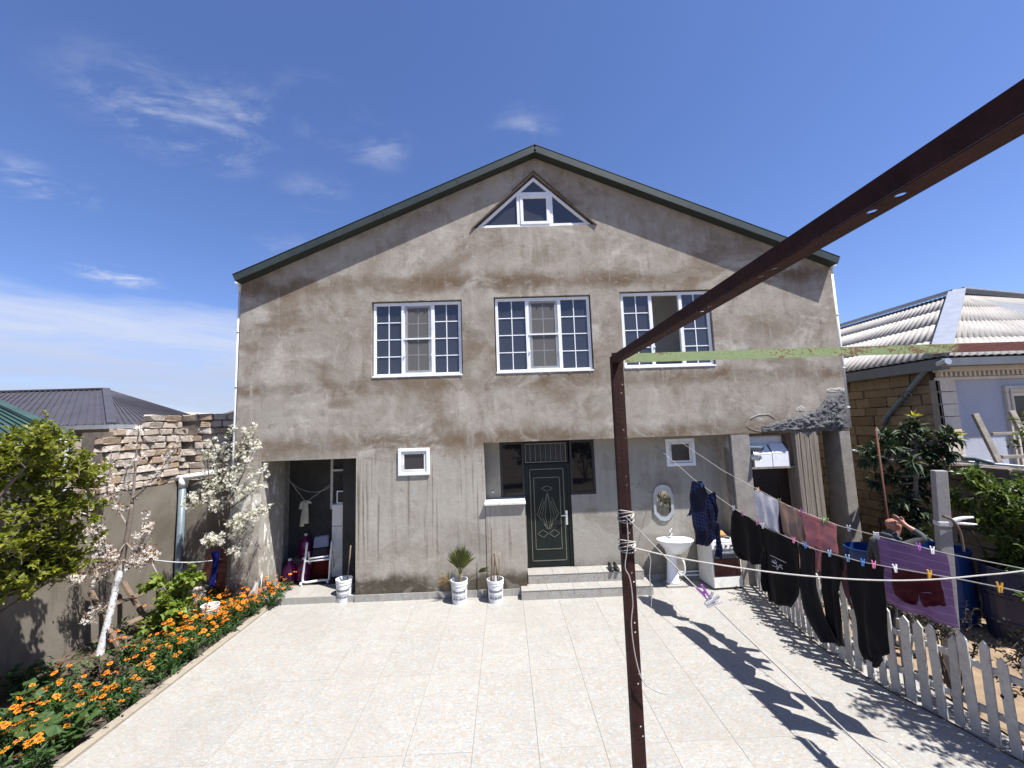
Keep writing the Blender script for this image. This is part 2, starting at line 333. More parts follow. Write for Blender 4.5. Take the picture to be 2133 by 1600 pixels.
cloth('cloth_purple', (.29, .18, .33), stripes=(13, (.42, .31, .46), .06)); cloth('cloth_wine', (.045, .004, .008)); cloth('cloth_mauve', (.12, .055, .06))
cloth('cloth_blue', (.012, .018, .17)); cloth('cloth_cream', (.58, .55, .47)); cloth('cloth_red', (.18, .025, .018)); cloth('cloth_gold', (.55, .33, .12))
cloth('jacket', (.075, .078, .080)); cloth('trousers', (.03, .032, .04))
for nm, c in dict(peg_pink=(.55, .16, .28), peg_blue=(.05, .16, .42), peg_light=(.33, .50, .66), peg_white=(.72, .72, .72), peg_yellow=(.60, .33, .04), peg_purple=(.32, .10, .36), peg_green=(.20, .36, .12), peg_wood=(.50, .36, .2)).items():
    plain(nm, c, .4, .06, 5, bump=0)
mt, gg = newmat('peg_clear'); finish(gg, (.75, .75, .77), .15, **{'Transmission Weight': .7})
plain('skin', (.31, .145, .10), .5, .08, 14, bump=.1, bscale=90)
plain('barrel_blue', (.008, .04, .16), .38, .15, 4, bump=.03, dirt=.15)
plain('barrel_dark', (.008, .012, .045), .4, .2, 4, bump=.03)
plain('jug_pink', (.12, .007, .065), .22, .15, 4, bump=0)
plain('terracotta', (.26, .085, .045), .8, .15, 8)
plain('red_brick', (.26, .10, .075), .85, .2, 14, bump=.4, rv=.25)
plain('concrete', (.24, .22, .195), .93, .18, 5, bump=.5, bscale=30, dirt=.3)
def boardformed():
    mt, gg = newmat('board_concrete'); p = gg.pos()
    n = gg.noise(gg.map(p, (26, 26, .9)), 1.0, 6, .7, .2); n2 = gg.noise(p, 12, 5, .65); n3 = gg.noise(gg.map(p, (9, 9, .15)), 1.0, 2)
    col = gg.mix(gg.mr(n, .3, .7), (.15, .125, .10), (.29, .255, .21)); col = gg.mix(gg.mr(n2, .5, .75, 0, .4), col, (.15, .125, .10))
    finish(gg, col, .93, gg.bump(gg.math('ADD', n, gg.math('MULTIPLY', n3, 1.5)), .8, .02), 0, .2)
boardformed()
def brokenplaster():
    mt, gg = newmat('raw_cement'); p = gg.pos(); n = gg.noise(p, 14, 7, .7, 1.2); n2 = gg.noise(p, 45, 4, .7)
    col = gg.mix(gg.mr(n, .35, .65), (.07, .072, .074), (.19, .19, .19)); col = gg.mix(gg.mr(n, .66, .74), col, (.60, .58, .55))
    finish(gg, col, .95, gg.bump(gg.math('ADD', n, gg.math('MULTIPLY', n2, .4)), 1.0, .05), 0, .2)
brokenplaster()
plain('lime_edge', (.34, .32, .285), .9, .12, 20, bump=.6)
plain('hc_frame', (.60, .60, .62), .35, .04, 4, bump=0); plain('hc_pad', (.16, .18, .26), .6, .1, 5)
plain('hc_dark', (.015, .012, .012), .7); plain('card_white', (.70, .71, .74), .6, .05, 4, bump=.05, dirt=.1)
plain('carton_line', (.35, .34, .33), .8)
plain('shoe', (.010, .010, .011), .45, .3, 20)
glassmat('window_glass', (.42, .44, .50), .045, .015, .6, (.085, .085, .095)); glassmat('dark_glass', (.10, .11, .13), .02, .03, .5, (.012, .013, .017))
glassmat('grey_glass', (.25, .26, .28), .04, .15, .4, (.05, .05, .055))
mt, gg = newmat('fly_screen'); 
w = gg.n('ShaderNodeBsdfDiffuse', {'Color': (.17, .165, .155, 1)}); tp = gg.n('ShaderNodeBsdfTransparent')
mx = gg.n('ShaderNodeMixShader', {0: .62, 1: tp.outputs[0], 2: w.outputs[0]}); gg.link(mx.outputs[0], gg.n('ShaderNodeOutputMaterial').inputs[0])
mt, gg = newmat('mirror'); finish(gg, (.62, .65, .64), .02, None, 1.0)
plain('mirror_rim', (.42, .45, .47), .2, .05, 6, .3, 0)
leafmat('leaf_olive', (.085, .108, .012), (.235, .24, .032), .5, .4)
leafmat('leaf_cherry', (.10, .115, .02), (.20, .18, .04), .5, .4)
leafmat('leaf_russet', (.12, .05, .025), (.20, .085, .03), .5, .4)
leafmat('petal_white', (.66, .63, .58), (.82, .80, .76), .6, .3)
leafmat('petal_pinkish', (.62, .54, .52), (.80, .76, .74), .6, .3)
leafmat('leaf_calendula', (.022, .055, .014), (.06, .115, .03), .5, .3)
leafmat('leaf_mallow', (.02, .05, .015), (.06, .105, .025), .55, .3)
leafmat('leaf_lime', (.085, .15, .02), (.23, .27, .045), .5, .4)
leafmat('leaf_rose', (.018, .022, .014), (.05, .04, .022), .5, .2)
leafmat('leaf_loquat', (.012, .028, .012), (.045, .07, .03), .55, .15, (.10, .09, .03))
leafmat('leaf_young', (.32, .30, .04), (.45, .40, .08), .5, .4)
leafmat('leaf_bright', (.03, .06, .012), (.115, .15, .028), .38, .35)
leafmat('leaf_palm', (.035, .055, .012), (.10, .105, .025), .5, .25, (.28, .2, .09))
leafmat('leaf_dry', (.24, .15, .06), (.40, .28, .13), .7, .3)
leafmat('petal_orange', (.72, .17, .006), (.90, .33, .02), .55, .3)
leafmat('petal_core', (.10, .03, .008), (.30, .09, .01), .7, .1)
# ------------------------------------------------------------------ mesh helpers
OFF = {}
def tag(o, label=None, cat=None, group=None, kind=None):
    if label: o['label'] = label
    if cat: o['category'] = cat
    if group: o['group'] = group
    if kind: o['kind'] = kind
    return o
def thing(name, label, cat, loc=(0, 0, 0), group=None):
    o = bpy.data.objects.new(name, None); COL.objects.link(o); o.location = loc; o.empty_display_size = .2
    OFF[o.name] = Vector(loc); return tag(o, label, cat, group)
def off(o): return OFF.get(o.name, Vector()) if o else Vector()
def link(name, me, parent=None, loc=None, bev=0, solid=0, smooth=False):
    o = bpy.data.objects.new(name, me); COL.objects.link(o)
    if parent is not None:
        o.parent = parent; OFF[o.name] = off(parent)
        if loc is not None: o.location = Vector(loc) - off(parent)
    elif loc is not None: o.location = loc; OFF[o.name] = Vector(loc)
    if solid:
        md = o.modifiers.new('solid', 'SOLIDIFY'); md.thickness = solid; md.offset = 0
    if bev:
        md = o.modifiers.new('bevel', 'BEVEL'); md.width = bev; md.segments = 2; md.limit_method = 'ANGLE'; md.angle_limit = R(50)
    return o
class MB:
    def __init__(s): s.v = []; s.f = []; s.m = []; s.uv = {}
    def add(s, vs, fs, m=0):
        b = len(s.v); s.v += [tuple(p) for p in vs]
        for f in fs: s.f.append([i+b for i in f]); s.m.append(m)
        return s
    def box(s, x0, x1, y0, y1, z0, z1, m=0, M=None):
        vs = [Vector((x, y, z)) for x in (x0, x1) for y in (y0, y1) for z in (z0, z1)]
        if M is not None: vs = [M @ p for p in vs]
        return s.add(vs, [(0, 1, 3, 2), (4, 6, 7, 5), (0, 4, 5, 1), (2, 3, 7, 6), (0, 2, 6, 4), (1, 5, 7, 3)], m)
    def bar(s, a, b, w, h, m=0, upv=(0, 0, 1)):
        a = Vector(a); b = Vector(b); d = b-a; L = d.length; d.normalize(); u = Vector(upv)
        sd = d.cross(u)
        if sd.length < 1e-4: sd = d.cross(Vector((1, 0, 0)))
        sd.normalize(); u = sd.cross(d)
        M = Matrix((d, sd, u)).transposed().to_4x4(); M.translation = a
        return s.box(0, L, -w/2, w/2, -h/2, h/2, m, M)
    def quad(s, a, b, c, d, m=0): return s.add([a, b, c, d], [(0, 1, 2, 3)], m)
    def tube(s, pts, r, n=8, m=0, cap=True):
        pts = [Vector(p) for p in pts]; k = len(pts); rs = r if isinstance(r, (list, tuple)) else [r]*k
        vs = []; ref = None
        for i, p in enumerate(pts):
            d = (pts[min(i+1, k-1)] - pts[max(i-1, 0)])
            d = d.normalized() if d.length > 1e-9 else Vector((0, 0, 1))
            if ref is None: ref = Vector((0, 0, 1)) if abs(d.z) < .9 else Vector((1, 0, 0))
            a = d.cross(ref)
            if a.length < 1e-4: a = d.cross(Vector((0, 1, .1)))
            a.normalize(); b = a.cross(d).normalized(); ref = b
            for j in range(n):
                t = 2*math.pi*j/n; vs.append(p + (a*math.cos(t)+b*math.sin(t))*rs[i])
        fs = [(i*n+j, i*n+(j+1) % n, (i+1)*n+(j+1) % n, (i+1)*n+j) for i in range(k-1) for j in range(n)]
        if cap: fs += [tuple(range(n-1, -1, -1)), tuple(range((k-1)*n, k*n))]
        return s.add(vs, fs, m)
    def lathe(s, prof, c=(0, 0, 0), n=20, m=0, sx=1, sy=1):
        c = Vector(c); vs = []; k = len(prof)
        for r, z in prof:
            for j in range(n):
                t = 2*math.pi*j/n; vs.append(c+Vector((r*sx*math.cos(t), r*sy*math.sin(t), z)))
        fs = [(i*n+j, i*n+(j+1) % n, (i+1)*n+(j+1) % n, (i+1)*n+j) for i in range(k-1) for j in range(n)]
        return s.add(vs, fs, m)
    def prism(s, poly, y0, y1, m=0):        # polygon in XZ pushed along Y
        n = len(poly); vs = [(x, y0, z) for x, z in poly]+[(x, y1, z) for x, z in poly]
        fs = [tuple(range(n)), tuple(range(2*n-1, n-1, -1))]+[(i, i+n, (i+1) % n+n, (i+1) % n) for i in range(n)]
        return s.add(vs, fs, m)
    def me(s, name, mats, o=Vector(), smooth=False):
        me = bpy.data.meshes.new(name); me.from_pydata([tuple(Vector(p)-o) for p in s.v], [], s.f)
        for mm in ([mats] if isinstance(mats, str) else mats): me.materials.append(MATS[mm])
        me.polygons.foreach_set('material_index', s.m)
        if smooth: me.polygons.foreach_set('use_smooth', [True]*len(me.polygons))
        if s.uv:
            ul = me.uv_layers.new(name='UVMap')
            for lp in me.loops: ul.data[lp.index].uv = s.uv.get(lp.vertex_index, (0, 0))
        bm = bmesh.new(); bm.from_mesh(me); bmesh.ops.recalc_face_normals(bm, faces=bm.faces) if not s.uv else None; bm.to_mesh(me); bm.free()
        me.update(); return me
    def build(s, name, mats, parent=None, smooth=False, bev=0, solid=0, loc=None):
        if parent is not None: return link(name, s.me(name, mats, off(parent), smooth), parent, None, bev, solid)
        L = Vector(loc) if loc is not None else Vector()
        return link(name, s.me(name, mats, L, smooth), None, loc if loc is not None else None, bev, solid)
def wallgrid(mb, X, Z, holes, y0, y1, m=0):
    """front and back skins of a wall with rectangular holes and their reveals"""
    xs = sorted(set(list(X)+[h[0] for h in holes]+[h[1] for h in holes])); zs = sorted(set(list(Z)+[h[2] for h in holes]+[h[3] for h in holes]))
    xs = [x for x in xs if X[0] <= x <= X[-1]]; zs = [z for z in zs if Z[0] <= z <= Z[-1]]
    def solid(i, j):
        if i < 0 or j < 0 or i >= len(xs)-1 or j >= len(zs)-1: return False
        cx = (xs[i]+xs[i+1])/2; cz = (zs[j]+zs[j+1])/2
        return not any(h[0] < cx < h[1] and h[2] < cz < h[3] for h in holes)
    for i in range(len(xs)-1):
        for j in range(len(zs)-1):
            if not solid(i, j): continue
            a, b, c, d = xs[i], xs[i+1], zs[j], zs[j+1]
            mb.quad((a, y0, c), (b, y0, c), (b, y0, d), (a, y0, d), m); mb.quad((a, y1, c), (a, y1, d), (b, y1, d), (b, y1, c), m)
            if not solid(i-1, j): mb.quad((a, y0, c), (a, y0, d), (a, y1, d), (a, y1, c), m)
            if not solid(i+1, j): mb.quad((b, y0, c), (b, y1, c), (b, y1, d), (b, y0, d), m)
            if not solid(i, j-1): mb.quad((a, y0, c), (a, y1, c), (b, y1, c), (b, y0, c), m)
            if not solid(i, j+1): mb.quad((a, y0, d), (b, y0, d), (b, y1, d), (a, y1, d), m)
def struct(o): return tag(o, kind='structure')
# ------------------------------------------------------------------ ground, yard floor
rng = random.Random(11)
mb = MB(); mb.quad((-400, -400, -.06), (400, -400, -.06), (400, 400, -.06), (-400, 400, -.06)); struct(mb.build('ground', 'ground_soil'))
yard = struct(MB().box(-4.52, 4.78, -9.2, .9, -.055, -.012).build('yard_floor', 'grout'))
T = .645; X0 = -.42-T*6; tm = {}
def tilemesh(w, d):
    k = (round(w, 3), round(d, 3))
    if k not in tm:
        gp = .0011; b = .0012; a = MB()
        lo = [(-w/2+gp, -d/2+gp), (w/2-gp, -d/2+gp), (w/2-gp, d/2-gp), (-w/2+gp, d/2-gp)]
        hi = [(x*(1-2*b/w), y*(1-2*b/d)) for x, y in lo]
        a.add([(x, y, -.011) for x, y in lo]+[(x, y, -.0015) for x, y in lo]+[(x, y, 0) for x, y in hi],
              [(0, 1, 5, 4), (1, 2, 6, 5), (2, 3, 7, 6), (3, 0, 4, 7), (4, 5, 9, 8), (5, 6, 10, 9), (6, 7, 11, 10), (7, 4, 8, 11), (8, 9, 10, 11)])
        tm[k] = a.me('tile', 'floor_tile')
    return tm[k]
for i in range(-1, 14):
    for j in range(8):
        x0, x1 = X0+i*T, X0+(i+1)*T; y1 = .20-j*T*2-(T if i % 2 else 0)*0; y0 = y1-T*2
        x0 = max(x0, -4.44); x1 = min(x1, 4.70)
        if x1-x0 < .08: continue
        t = link('tile', tilemesh(x1-x0, y1-y0), yard, ((x0+x1)/2, (y0+y1)/2, rng.uniform(-.0008, .0008)))
        t.rotation_euler = (rng.uniform(-.0012, .0012), rng.uniform(-.0012, .0012), 0)
for i in range(0, 14):                          # last strip below the porch
    x0 = X0+i*T; x1 = min(x0+T, 4.70)
    if x0 < -.5: continue
    link('tile', tilemesh(x1-x0, .22), yard, ((x0+x1)/2, .31, 0))
mb = MB(); n = 40                                # flower bed and garden soil: lumpy sheets
def lumpy(name, x0, x1, y0, y1, z, amp, mat, nx=36, ny=60):
    mb = MB()
    vs = []
    for i in range(nx+1):
        for j in range(ny+1):
            x = x0+(x1-x0)*i/nx; y = y0+(y1-y0)*j/ny
            vs.append((x, y, z+amp*(mnoise.noise((x*2.1, y*2.1, 3))*.6+mnoise.noise((x*6, y*6, 9))*.4)))
    mb.add(vs, [(i*(ny+1)+j, (i+1)*(ny+1)+j, (i+1)*(ny+1)+j+1, i*(ny+1)+j+1) for i in range(nx) for j in range(ny)])
    return struct(mb.build(name, mat, smooth=True))
lumpy('flower_bed', -6.6, -4.53, -8.5, .75, .0, .035, 'soil')
lumpy('garden_soil', 4.80, 8.1, -8, 6, .0, .05, 'garden_soil', 40, 90)
kerb = struct(MB().build('kerb', 'kerb_stone') if False else MB().box(-4.60, -4.525, -8.6, -.02, -.05, .012).build('kerb', 'mortar'))
ky = -8.6; k = 0
while ky < -.1:
    L = rng.uniform(.5, .75); 
    p = MB().box(-.058, .058, -L/2+.003, L/2-.003, -.03, .034).me('kerb_piece', 'kerb_stone')
    o = link('kerb_piece', p, kerb, (-4.43-.10*0, ky+L/2, rng.uniform(-.004, .004)), bev=.006); o.rotation_euler = (0, rng.uniform(-.03, .03), rng.uniform(-.012, .012)); ky += L
# ------------------------------------------------------------------ the house
HX0, HX1 = -5.2, 6.82; RIDGE = .79
house = thing('house', 'large two-storey house with bare cement-rendered gable facade and green metal roof', 'house', (0, 0, 0))
W = [(-2.60, -.80, 4.20, 5.73), (-.15, 1.81, 4.21, 5.76), (2.41, 4.27, 4.23, 5.80)]
mb = MB()
wallgrid(mb, [HX0, HX1], [-.05, 6.2], W+[(-2.07, -1.49, 2.29, 2.78), (-4.70, -2.89, -.05, 2.64), (-.43, HX1, -.05, 2.85)], 0, .3)
A, B, Cc = (HX0, 6.2), (HX1, 6.2), (RIDGE, 8.80); a_, b_, c_ = (-.56, 7.23), (2.02, 7.25), (.755, 8.42)
for y in (0, .3):
    P = lambda q: (q[0], y, q[1])
    for q in ((A, B, b_, a_), (B, Cc, c_, b_), (Cc, A, a_, c_)): mb.quad(*[P(t) for t in q])
for q0, q1 in ((a_, b_), (b_, c_), (c_, a_)): mb.quad((q0[0], 0, q0[1]), (q1[0], 0, q1[1]), (q1[0], .3, q1[1]), (q0[0], .3, q0[1]))
# side and rear walls
for x0, x1 in ((HX0, HX0+.3), (HX1-.3, HX1)):
    mb.box(x0, x1, .302, 11, 2.852 if x0 > 0 else -.05, 6.25)
mb.box(HX0+.302, HX1-.302, 10.7, 11, -.05, 6.25)
mb.box(HX1-.3, HX1, .9, 11, -.05, 2.85)
wall = mb.build('wall', 'cement_render', house)
mb = MB()                                        # floor slab, inner rooms upstairs
mb.box(HX0+.305, HX1-.305, .302, 10.6, 2.853, 3.05); mb.box(HX0+.305, HX1-.305, .302, 10.6, 6.22, 6.35)
mb.box(HX0+.31, 2.03, 3.0, 3.15, 3.052, 6.21); mb.box(2.161, HX1-.31, 1.35, 1.45, 3.052, 6.21)
for x in (-.52, 2.1): mb.box(x-.06, x+.06, .31, 2.99, 3.052, 6.21)
mb.build('inner_room', 'room_white', house)
# recessed porch wall
YP = .42
mb = MB(); wallgrid(mb, [-.72, 4.36], [-.05, 2.852], [(-.13, 1.81, 1.73, 2.83), (.365, 1.295, .33, 1.73), (3.30, 3.87, 2.24, 2.77)], YP, YP+.18)
mb.box(4.362, 4.42, .06, YP+.17, -.05, 2.848)
mb.build('porch_wall', 'cement_render', house)
mb = MB(); mb.box(-.425, .325, -.012, .28, -.05, 1.665); mb.build('parapet', 'cement_render', house, bev=.006)
mb = MB(); mb.box(-.445, .345, -.075, YP-.01, 1.668, 1.712); o = mb.build('window_ledge', 'pvc_dirty', house, bev=.006)
rng2 = random.Random(5); mb = MB()
for i in range(9): x = -.40+i*.05+rng2.uniform(-.02, .02); mb.lathe([(.001, .022), (.02, .018), (.028, 0)], (x, -.02+rng2.uniform(-.03, .03), 1.713), 7)
tag(mb.build('mortar_crumb', 'lime_edge', house), kind='stuff')
# dark storage room behind the porch's dark glass
mb = MB(); mb.box(-.7, 2.2, 1.9, 2.0, 0, 2.85); mb.box(-.8, -.7, .62, 2.0, 0, 2.85); mb.box(2.2, 2.3, .62, 2.0, 0, 2.85); mb.box(-.7, 2.2, .62, 1.9, -.04, .1); mb.build('hall', 'room_plaster', house)
# columns of the right-hand bay
mb = MB(); mb.box(4.43, 4.80, 0.004, .4, -.05, 2.846); mb.build('column', 'concrete', house, bev=.012)
mb = MB(); mb.box(5.70, 6.16, 0.002, .42, -.05, 2.846)
for i in range(5): mb.box(5.70+i*.092+.004, 5.70+(i+1)*.092-.006, -.010-.006*(i % 2), .0015, -.05, 2.84)
mb.build('column', 'board_concrete', house, bev=.004)
mb = MB(); mb.box(6.60, 6.818, 0.003, .45, -.05, 2.846); mb.build('column', 'concrete', house, bev=.012)
mb = MB(); mb.box(4.36, 6.82, 1.35, 1.45, -.05, 2.85); mb.box(4.30, 4.358, .61, 1.35, -.05, 2.85); mb.build('inner_wall', 'room_plaster', house)
# broken render above the bay
rb = random.Random(3); mb = MB(); 
def blob(cx, cz, w, h, n=22, jit=.12):
    return [(cx+w*math.cos(2*math.pi*i/n)*(1+rb.uniform(-jit, jit)), cz+h*math.sin(2*math.pi*i/n)*(1+rb.uniform(-jit, jit))) for i in range(n)]
def lump_sheet(name, top, mat, y, amp, parent, fs=6, nx=40, nz=12):
    """patch on the facade between z=zb(x) and z=zt(x), rough in depth"""
    m_ = MB(); vs = []
    for i in range(nx+1):
        x = top[0][0]+(top[-1][0]-top[0][0])*i/nx
        for k in range(len(top)-1):
            if top[k][0] <= x <= top[k+1][0]+1e-6:
                t = (x-top[k][0])/(top[k+1][0]-top[k][0]); zb = top[k][1]*(1-t)+top[k+1][1]*t; zt = top[k][2]*(1-t)+top[k+1][2]*t; break
        zt += .04*mnoise.noise((x*9, 1, 2)); 
        for j in range(nz+1):
            s = j/nz; z = zb+(zt-zb)*s; e = min(1, 6*min(s, 1-s)+.0, 8*min(i/nx, 1-i/nx)+.15)
            vs.append((x, y-e*amp*(.45+.9*abs(mnoise.noise((x*fs, z*fs*1.4, 5)))+.5*abs(mnoise.noise((x*fs*3, z*fs*3, 8)))), z))
    m_.add(vs, [(i*(nz+1)+j, (i+1)*(nz+1)+j, (i+1)*(nz+1)+j+1, i*(nz+1)+j+1) for i in range(nx) for j in range(nz)])
    return m_.build(name, mat, parent, smooth=False)
lump_sheet('broken_render', [(5.05, 2.86, 2.98), (5.5, 2.855, 3.10), (5.9, 2.855, 3.18), (6.25, 2.856, 3.32), (6.45, 2.856, 3.55), (6.81, 2.857, 3.66)], 'raw_cement', .004, .065, house, 7, 70, 26)
for (x0, x1, z0, z1) in ((6.42, 6.815, 3.60, 3.72), (5.78, 5.98, 3.24, 3.38)):
    lump_sheet('lime_scab', [(x0, z0, z0+(z1-z0)*.6), ((x0+x1)/2, z0, z1), (x1, z0, z0+(z1-z0)*.7)], 'lime_edge', .003, .012, house, 12, 26, 8)
pts = [onY(x, y, -.004) for x, y in ((1554, 888), (1562, 872), (1580, 864), (1600, 863), (1615, 872))]; pts2 = [onY(x, y, -.004) for x, y in ((1554, 887), (1562, 893), (1578, 898), (1600, 899))]
mb = MB(); mb.tube(pts, [.003, .007, .008, .006, .003], 5); mb.tube(pts2, [.002, .004, .004, .002], 5); mb.build('render_crack', 'lime_edge', house)
# roof
EL, ER = -5.22, 6.84; ZL, ZR, ZT = 6.222, 6.262, 8.815
def roofside(name, xe, ze, mat='roof_green', t=.055, y0=-.19, y1=11.2):
    mb = MB(); mb.add([(RIDGE, y0, ZT), (xe, y0, ze), (xe, y0, ze+t), (RIDGE, y0, ZT+t), (RIDGE, y1, ZT), (xe, y1, ze), (xe, y1, ze+t), (RIDGE, y1, ZT+t)],
        [(0, 1, 2, 3), (4, 7, 6, 5), (0, 4, 5, 1), (3, 2, 6, 7), (1, 5, 6, 2), (0, 3, 7, 4)])
    return mb.build(name, mat, house)
roof = roofside('roof', EL, ZL); roof2 = roofside('roof', ER, ZR)
for xe, ze, pr in ((EL, ZL, roof), (ER, ZR, roof2)):
    mb = MB(); d = Vector((xe-RIDGE, 0, ze-ZT)).normalized(); nrm = Vector((-d.z, 0, d.x)); nrm = nrm if nrm.z > 0 else -nrm
    a = Vector((RIDGE, -.20, ZT)); b = Vector((xe, -.20, ze))
    # barge board: vertical face, small upturned lip and soffit board
    for q0, q1, yy0, yy1, m_ in ((-.062, .085, -.152, -.136, 0), (.060, .078, -.152, -.02, 0), (-.070, -.060, -.152, .056, 1)):
        vs = [p+nrm*h+Vector((0, yy+.14, 0)) for p in (a, b) for h in (q0, q1) for yy in (yy0, yy1)]
        mb.add(vs, [(0, 1, 3, 2), (4, 6, 7, 5), (0, 4, 5, 1), (2, 3, 7, 6), (0, 2, 6, 4), (1, 5, 7, 3)], m_)
    L = (b-a).length
    for k in range(1, 4):
        p = a+d*(L*k/4+.1); vs = [p+d*dd+nrm*h+Vector((0, yy, 0)) for dd in (0, .012) for h in (-.032, .088) for yy in (-.016, -.011)]
        mb.add(vs, [(0, 1, 3, 2), (4, 6, 7, 5), (0, 4, 5, 1), (2, 3, 7, 6), (0, 2, 6, 4), (1, 5, 7, 3)], 0)
    mb.build('barge_board', ['roof_green', 'soffit_green'], pr)
mb = MB(); mb.prism([(RIDGE-.17, ZT+.01), (RIDGE, ZT+.095), (RIDGE+.17, ZT+.01), (RIDGE, ZT+.075)], -.216, 11.2); mb.build('ridge_cap', 'roof_green', roof)
# windows ---------------------------------------------------------------
def frame(mb, x0, x1, z0, z1, w, y0, y1, m=0):
    mb.box(x0, x1, y0, y1, z0, z0+w, m); mb.box(x0, x1, y0, y1, z1-w, z1, m); mb.box(x0, x0+w, y0, y1, z0+w, z1-w, m); mb.box(x1-w, x1, y0, y1, z0+w, z1-w, m)
def panes(win, x0, x1, z0, z1, nx, nz, y, bars=True, glass='window_glass', bw=.018):
    px = (x1-x0)/nx; pz = (z1-z0)/nz
    for i in range(nx):
        for j in range(nz):
            mb = MB(); mb.box(x0+i*px+.001, x0+(i+1)*px-.001, y, y+.006, z0+j*pz+.001, z0+(j+1)*pz-.001); ta, tb = rng.uniform(-.012, .012), rng.uniform(-.012, .012); mb.v = [(vx, vy+ta*(vx-x0-i*px)+tb*(vz-z0-j*pz), vz) for vx, vy, vz in mb.v]; mb.build('pane', glass, win)
    if bars:
        for i in range(1, nx): mb = MB(); mb.box(x0+i*px-bw/2, x0+i*px+bw/2, y-.010, y-.001, z0, z1); mb.build('glazing_bar', 'white_pvc', win)
        for j in range(1, nz): mb = MB(); mb.box(x0, x1, y-.0115, y-.0015, z0+j*pz-bw/2, z0+j*pz+bw/2); mb.build('glazing_bar', 'white_pvc', win)
def bigwin(x0, x1, z0, z1, opened=False):
    y = .05; w = .058; mb = MB(); x0 += .02; x1 -= .02; z0 += .004; z1 -= .02
    frame(mb, x0, x1, z0, z1, w, y, y+.07)
    s1 = x0+(x1-x0)*.335; s2 = x0+(x1-x0)*.675
    for s in (s1, s2): mb.box(s-.035, s+.035, y+.001, y+.069, z0+w, z1-w)
    win = mb.build('window', 'white_pvc', house, bev=.005)
    mb = MB(); mb.box(x0-.01, x1+.01, y-.065, y+.005, z0-.018, z0+.012); mb.build('sill', 'white_pvc', win, bev=.004)
    panes(win, x0+w, s1-.035, z0+w, z1-w, 2, 4, y+.03); panes(win, s2+.035, x1-w, z0+w, z1-w, 2, 4, y+.03)
    a, b, c, d = s1+.035, s2-.035, z0+w, z1-w
    if not opened:
        mb = MB(); frame(mb, a+.004, b-.004, c+.004, d-.004, .05, y+.026, y+.062); sash = mb.build('sash', 'white_pvc', win, bev=.004)
        panes(win, a+.055, b-.055, c+.055, d-.055, 2, 4, y+.04, True)
        mb = MB(); frame(mb, a+.03, b-.03, c+.03, d-.03, .028, y+.004, y+.018); zc = (c+d)/2
        mb.box(a-.012, b+.012, y-.012, y+.010, zc-.012, zc+.016, 1); mb.box(a-.012, b+.012, y-.010, y+.010, d-.012, d+.012, 1)
        mb.box(a-.012, b+.012, y-.012, y+.010, c-.018, c+.012, 1)
        for xx in (a-.004, b+.004): mb.lathe([(.001, .02), (.014, .014), (.014, -.014), (.001, -.02)], (xx, y-.012, c+.36), 8, 1)
        sc = mb.build('screen_frame', ['screen_frame', 'white_pvc'], win)
        mb = MB(); mb.quad((a+.05, y+.012, c+.05), (b-.05, y+.012, c+.05), (b-.05, y+.012, d-.05), (a+.05, y+.012, d-.05)); mb.build('fly_screen', 'fly_screen', win)
    else:
        mb = MB(); frame(mb, 0, b-a, c, d, .055, -.02, .02); M = Matrix.Translation((a, y+.09, 0)) @ Matrix.Rotation(R(103), 4, 'Z')
        for j in range(1, 4): mb.box(.055, b-a-.055, -.008, .008, c+(d-c)*j/4-.009, c+(d-c)*j/4+.009)
        mb.box((b-a)/2-.009, (b-a)/2+.009, -.007, .007, c+.05, d-.05)
        mb.v = [tuple(M @ Vector(p)) for p in mb.v]; sash = mb.build('sash', 'white_pvc', win)
        mb = MB(); mb.box(.055, b-a-.055, -.003, .003, c+.055, d-.055); mb.v = [tuple(M @ Vector(p)) for p in mb.v]; mb.build('pane', 'window_glass', win)
        for xx in (a-.004, b+.004): mb = MB(); mb.lathe([(.001, .02), (.014, .014), (.014, -.014), (.001, -.02)], (xx, y-.006, c+.36), 8); mb.build('hinge', 'white_pvc', win)
    # rough mortar gap around the frame, chipped in the render
    mb = MB(); 
    for q in range(26):
        s = rng.uniform(x0, x1); mb.lathe([(.0005, .012), (rng.uniform(.008, .02), 0), (.0005, -.012)], (s, -.003, rng.choice((z0-.03, z1+.024))+rng.uniform(-.012, .012)), 6)
    tag(mb.build('mortar_chip', 'lime_edge', win), kind='stuff')
    return win
bigwin(*W[0]); bigwin(*W[1]); bigwin(*W[2], opened=True)
def smallwin(x0, x1, z0, z1, y, parent=house):
    mb = MB(); frame(mb, x0-.012, x1+.012, z0-.012, z1+.012, .062, y-.03, y+.05); win = mb.build('window', 'white_pvc', parent, bev=.005)
    mb = MB(); frame(mb, x0+.055, x1-.055, z0+.055, z1-.055, .045, y-.012, y+.03); mb.build('sash', 'pvc_dirty', win, bev=.004)
    mb = MB(); mb.box(x0+.098, x1-.098, y+.006, y+.012, z0+.098, z1-.098); mb.build('pane', 'grey_glass', win)
    mb = MB(); mb.box(x0+.08, x1-.08, y+.3, y+.31, z0, z1); mb.build('back_board', 'room_plaster', win)
    return win
smallwin(-2.07, -1.49, 2.29, 2.78, .0); smallwin(3.30, 3.87, 2.24, 2.77, YP)
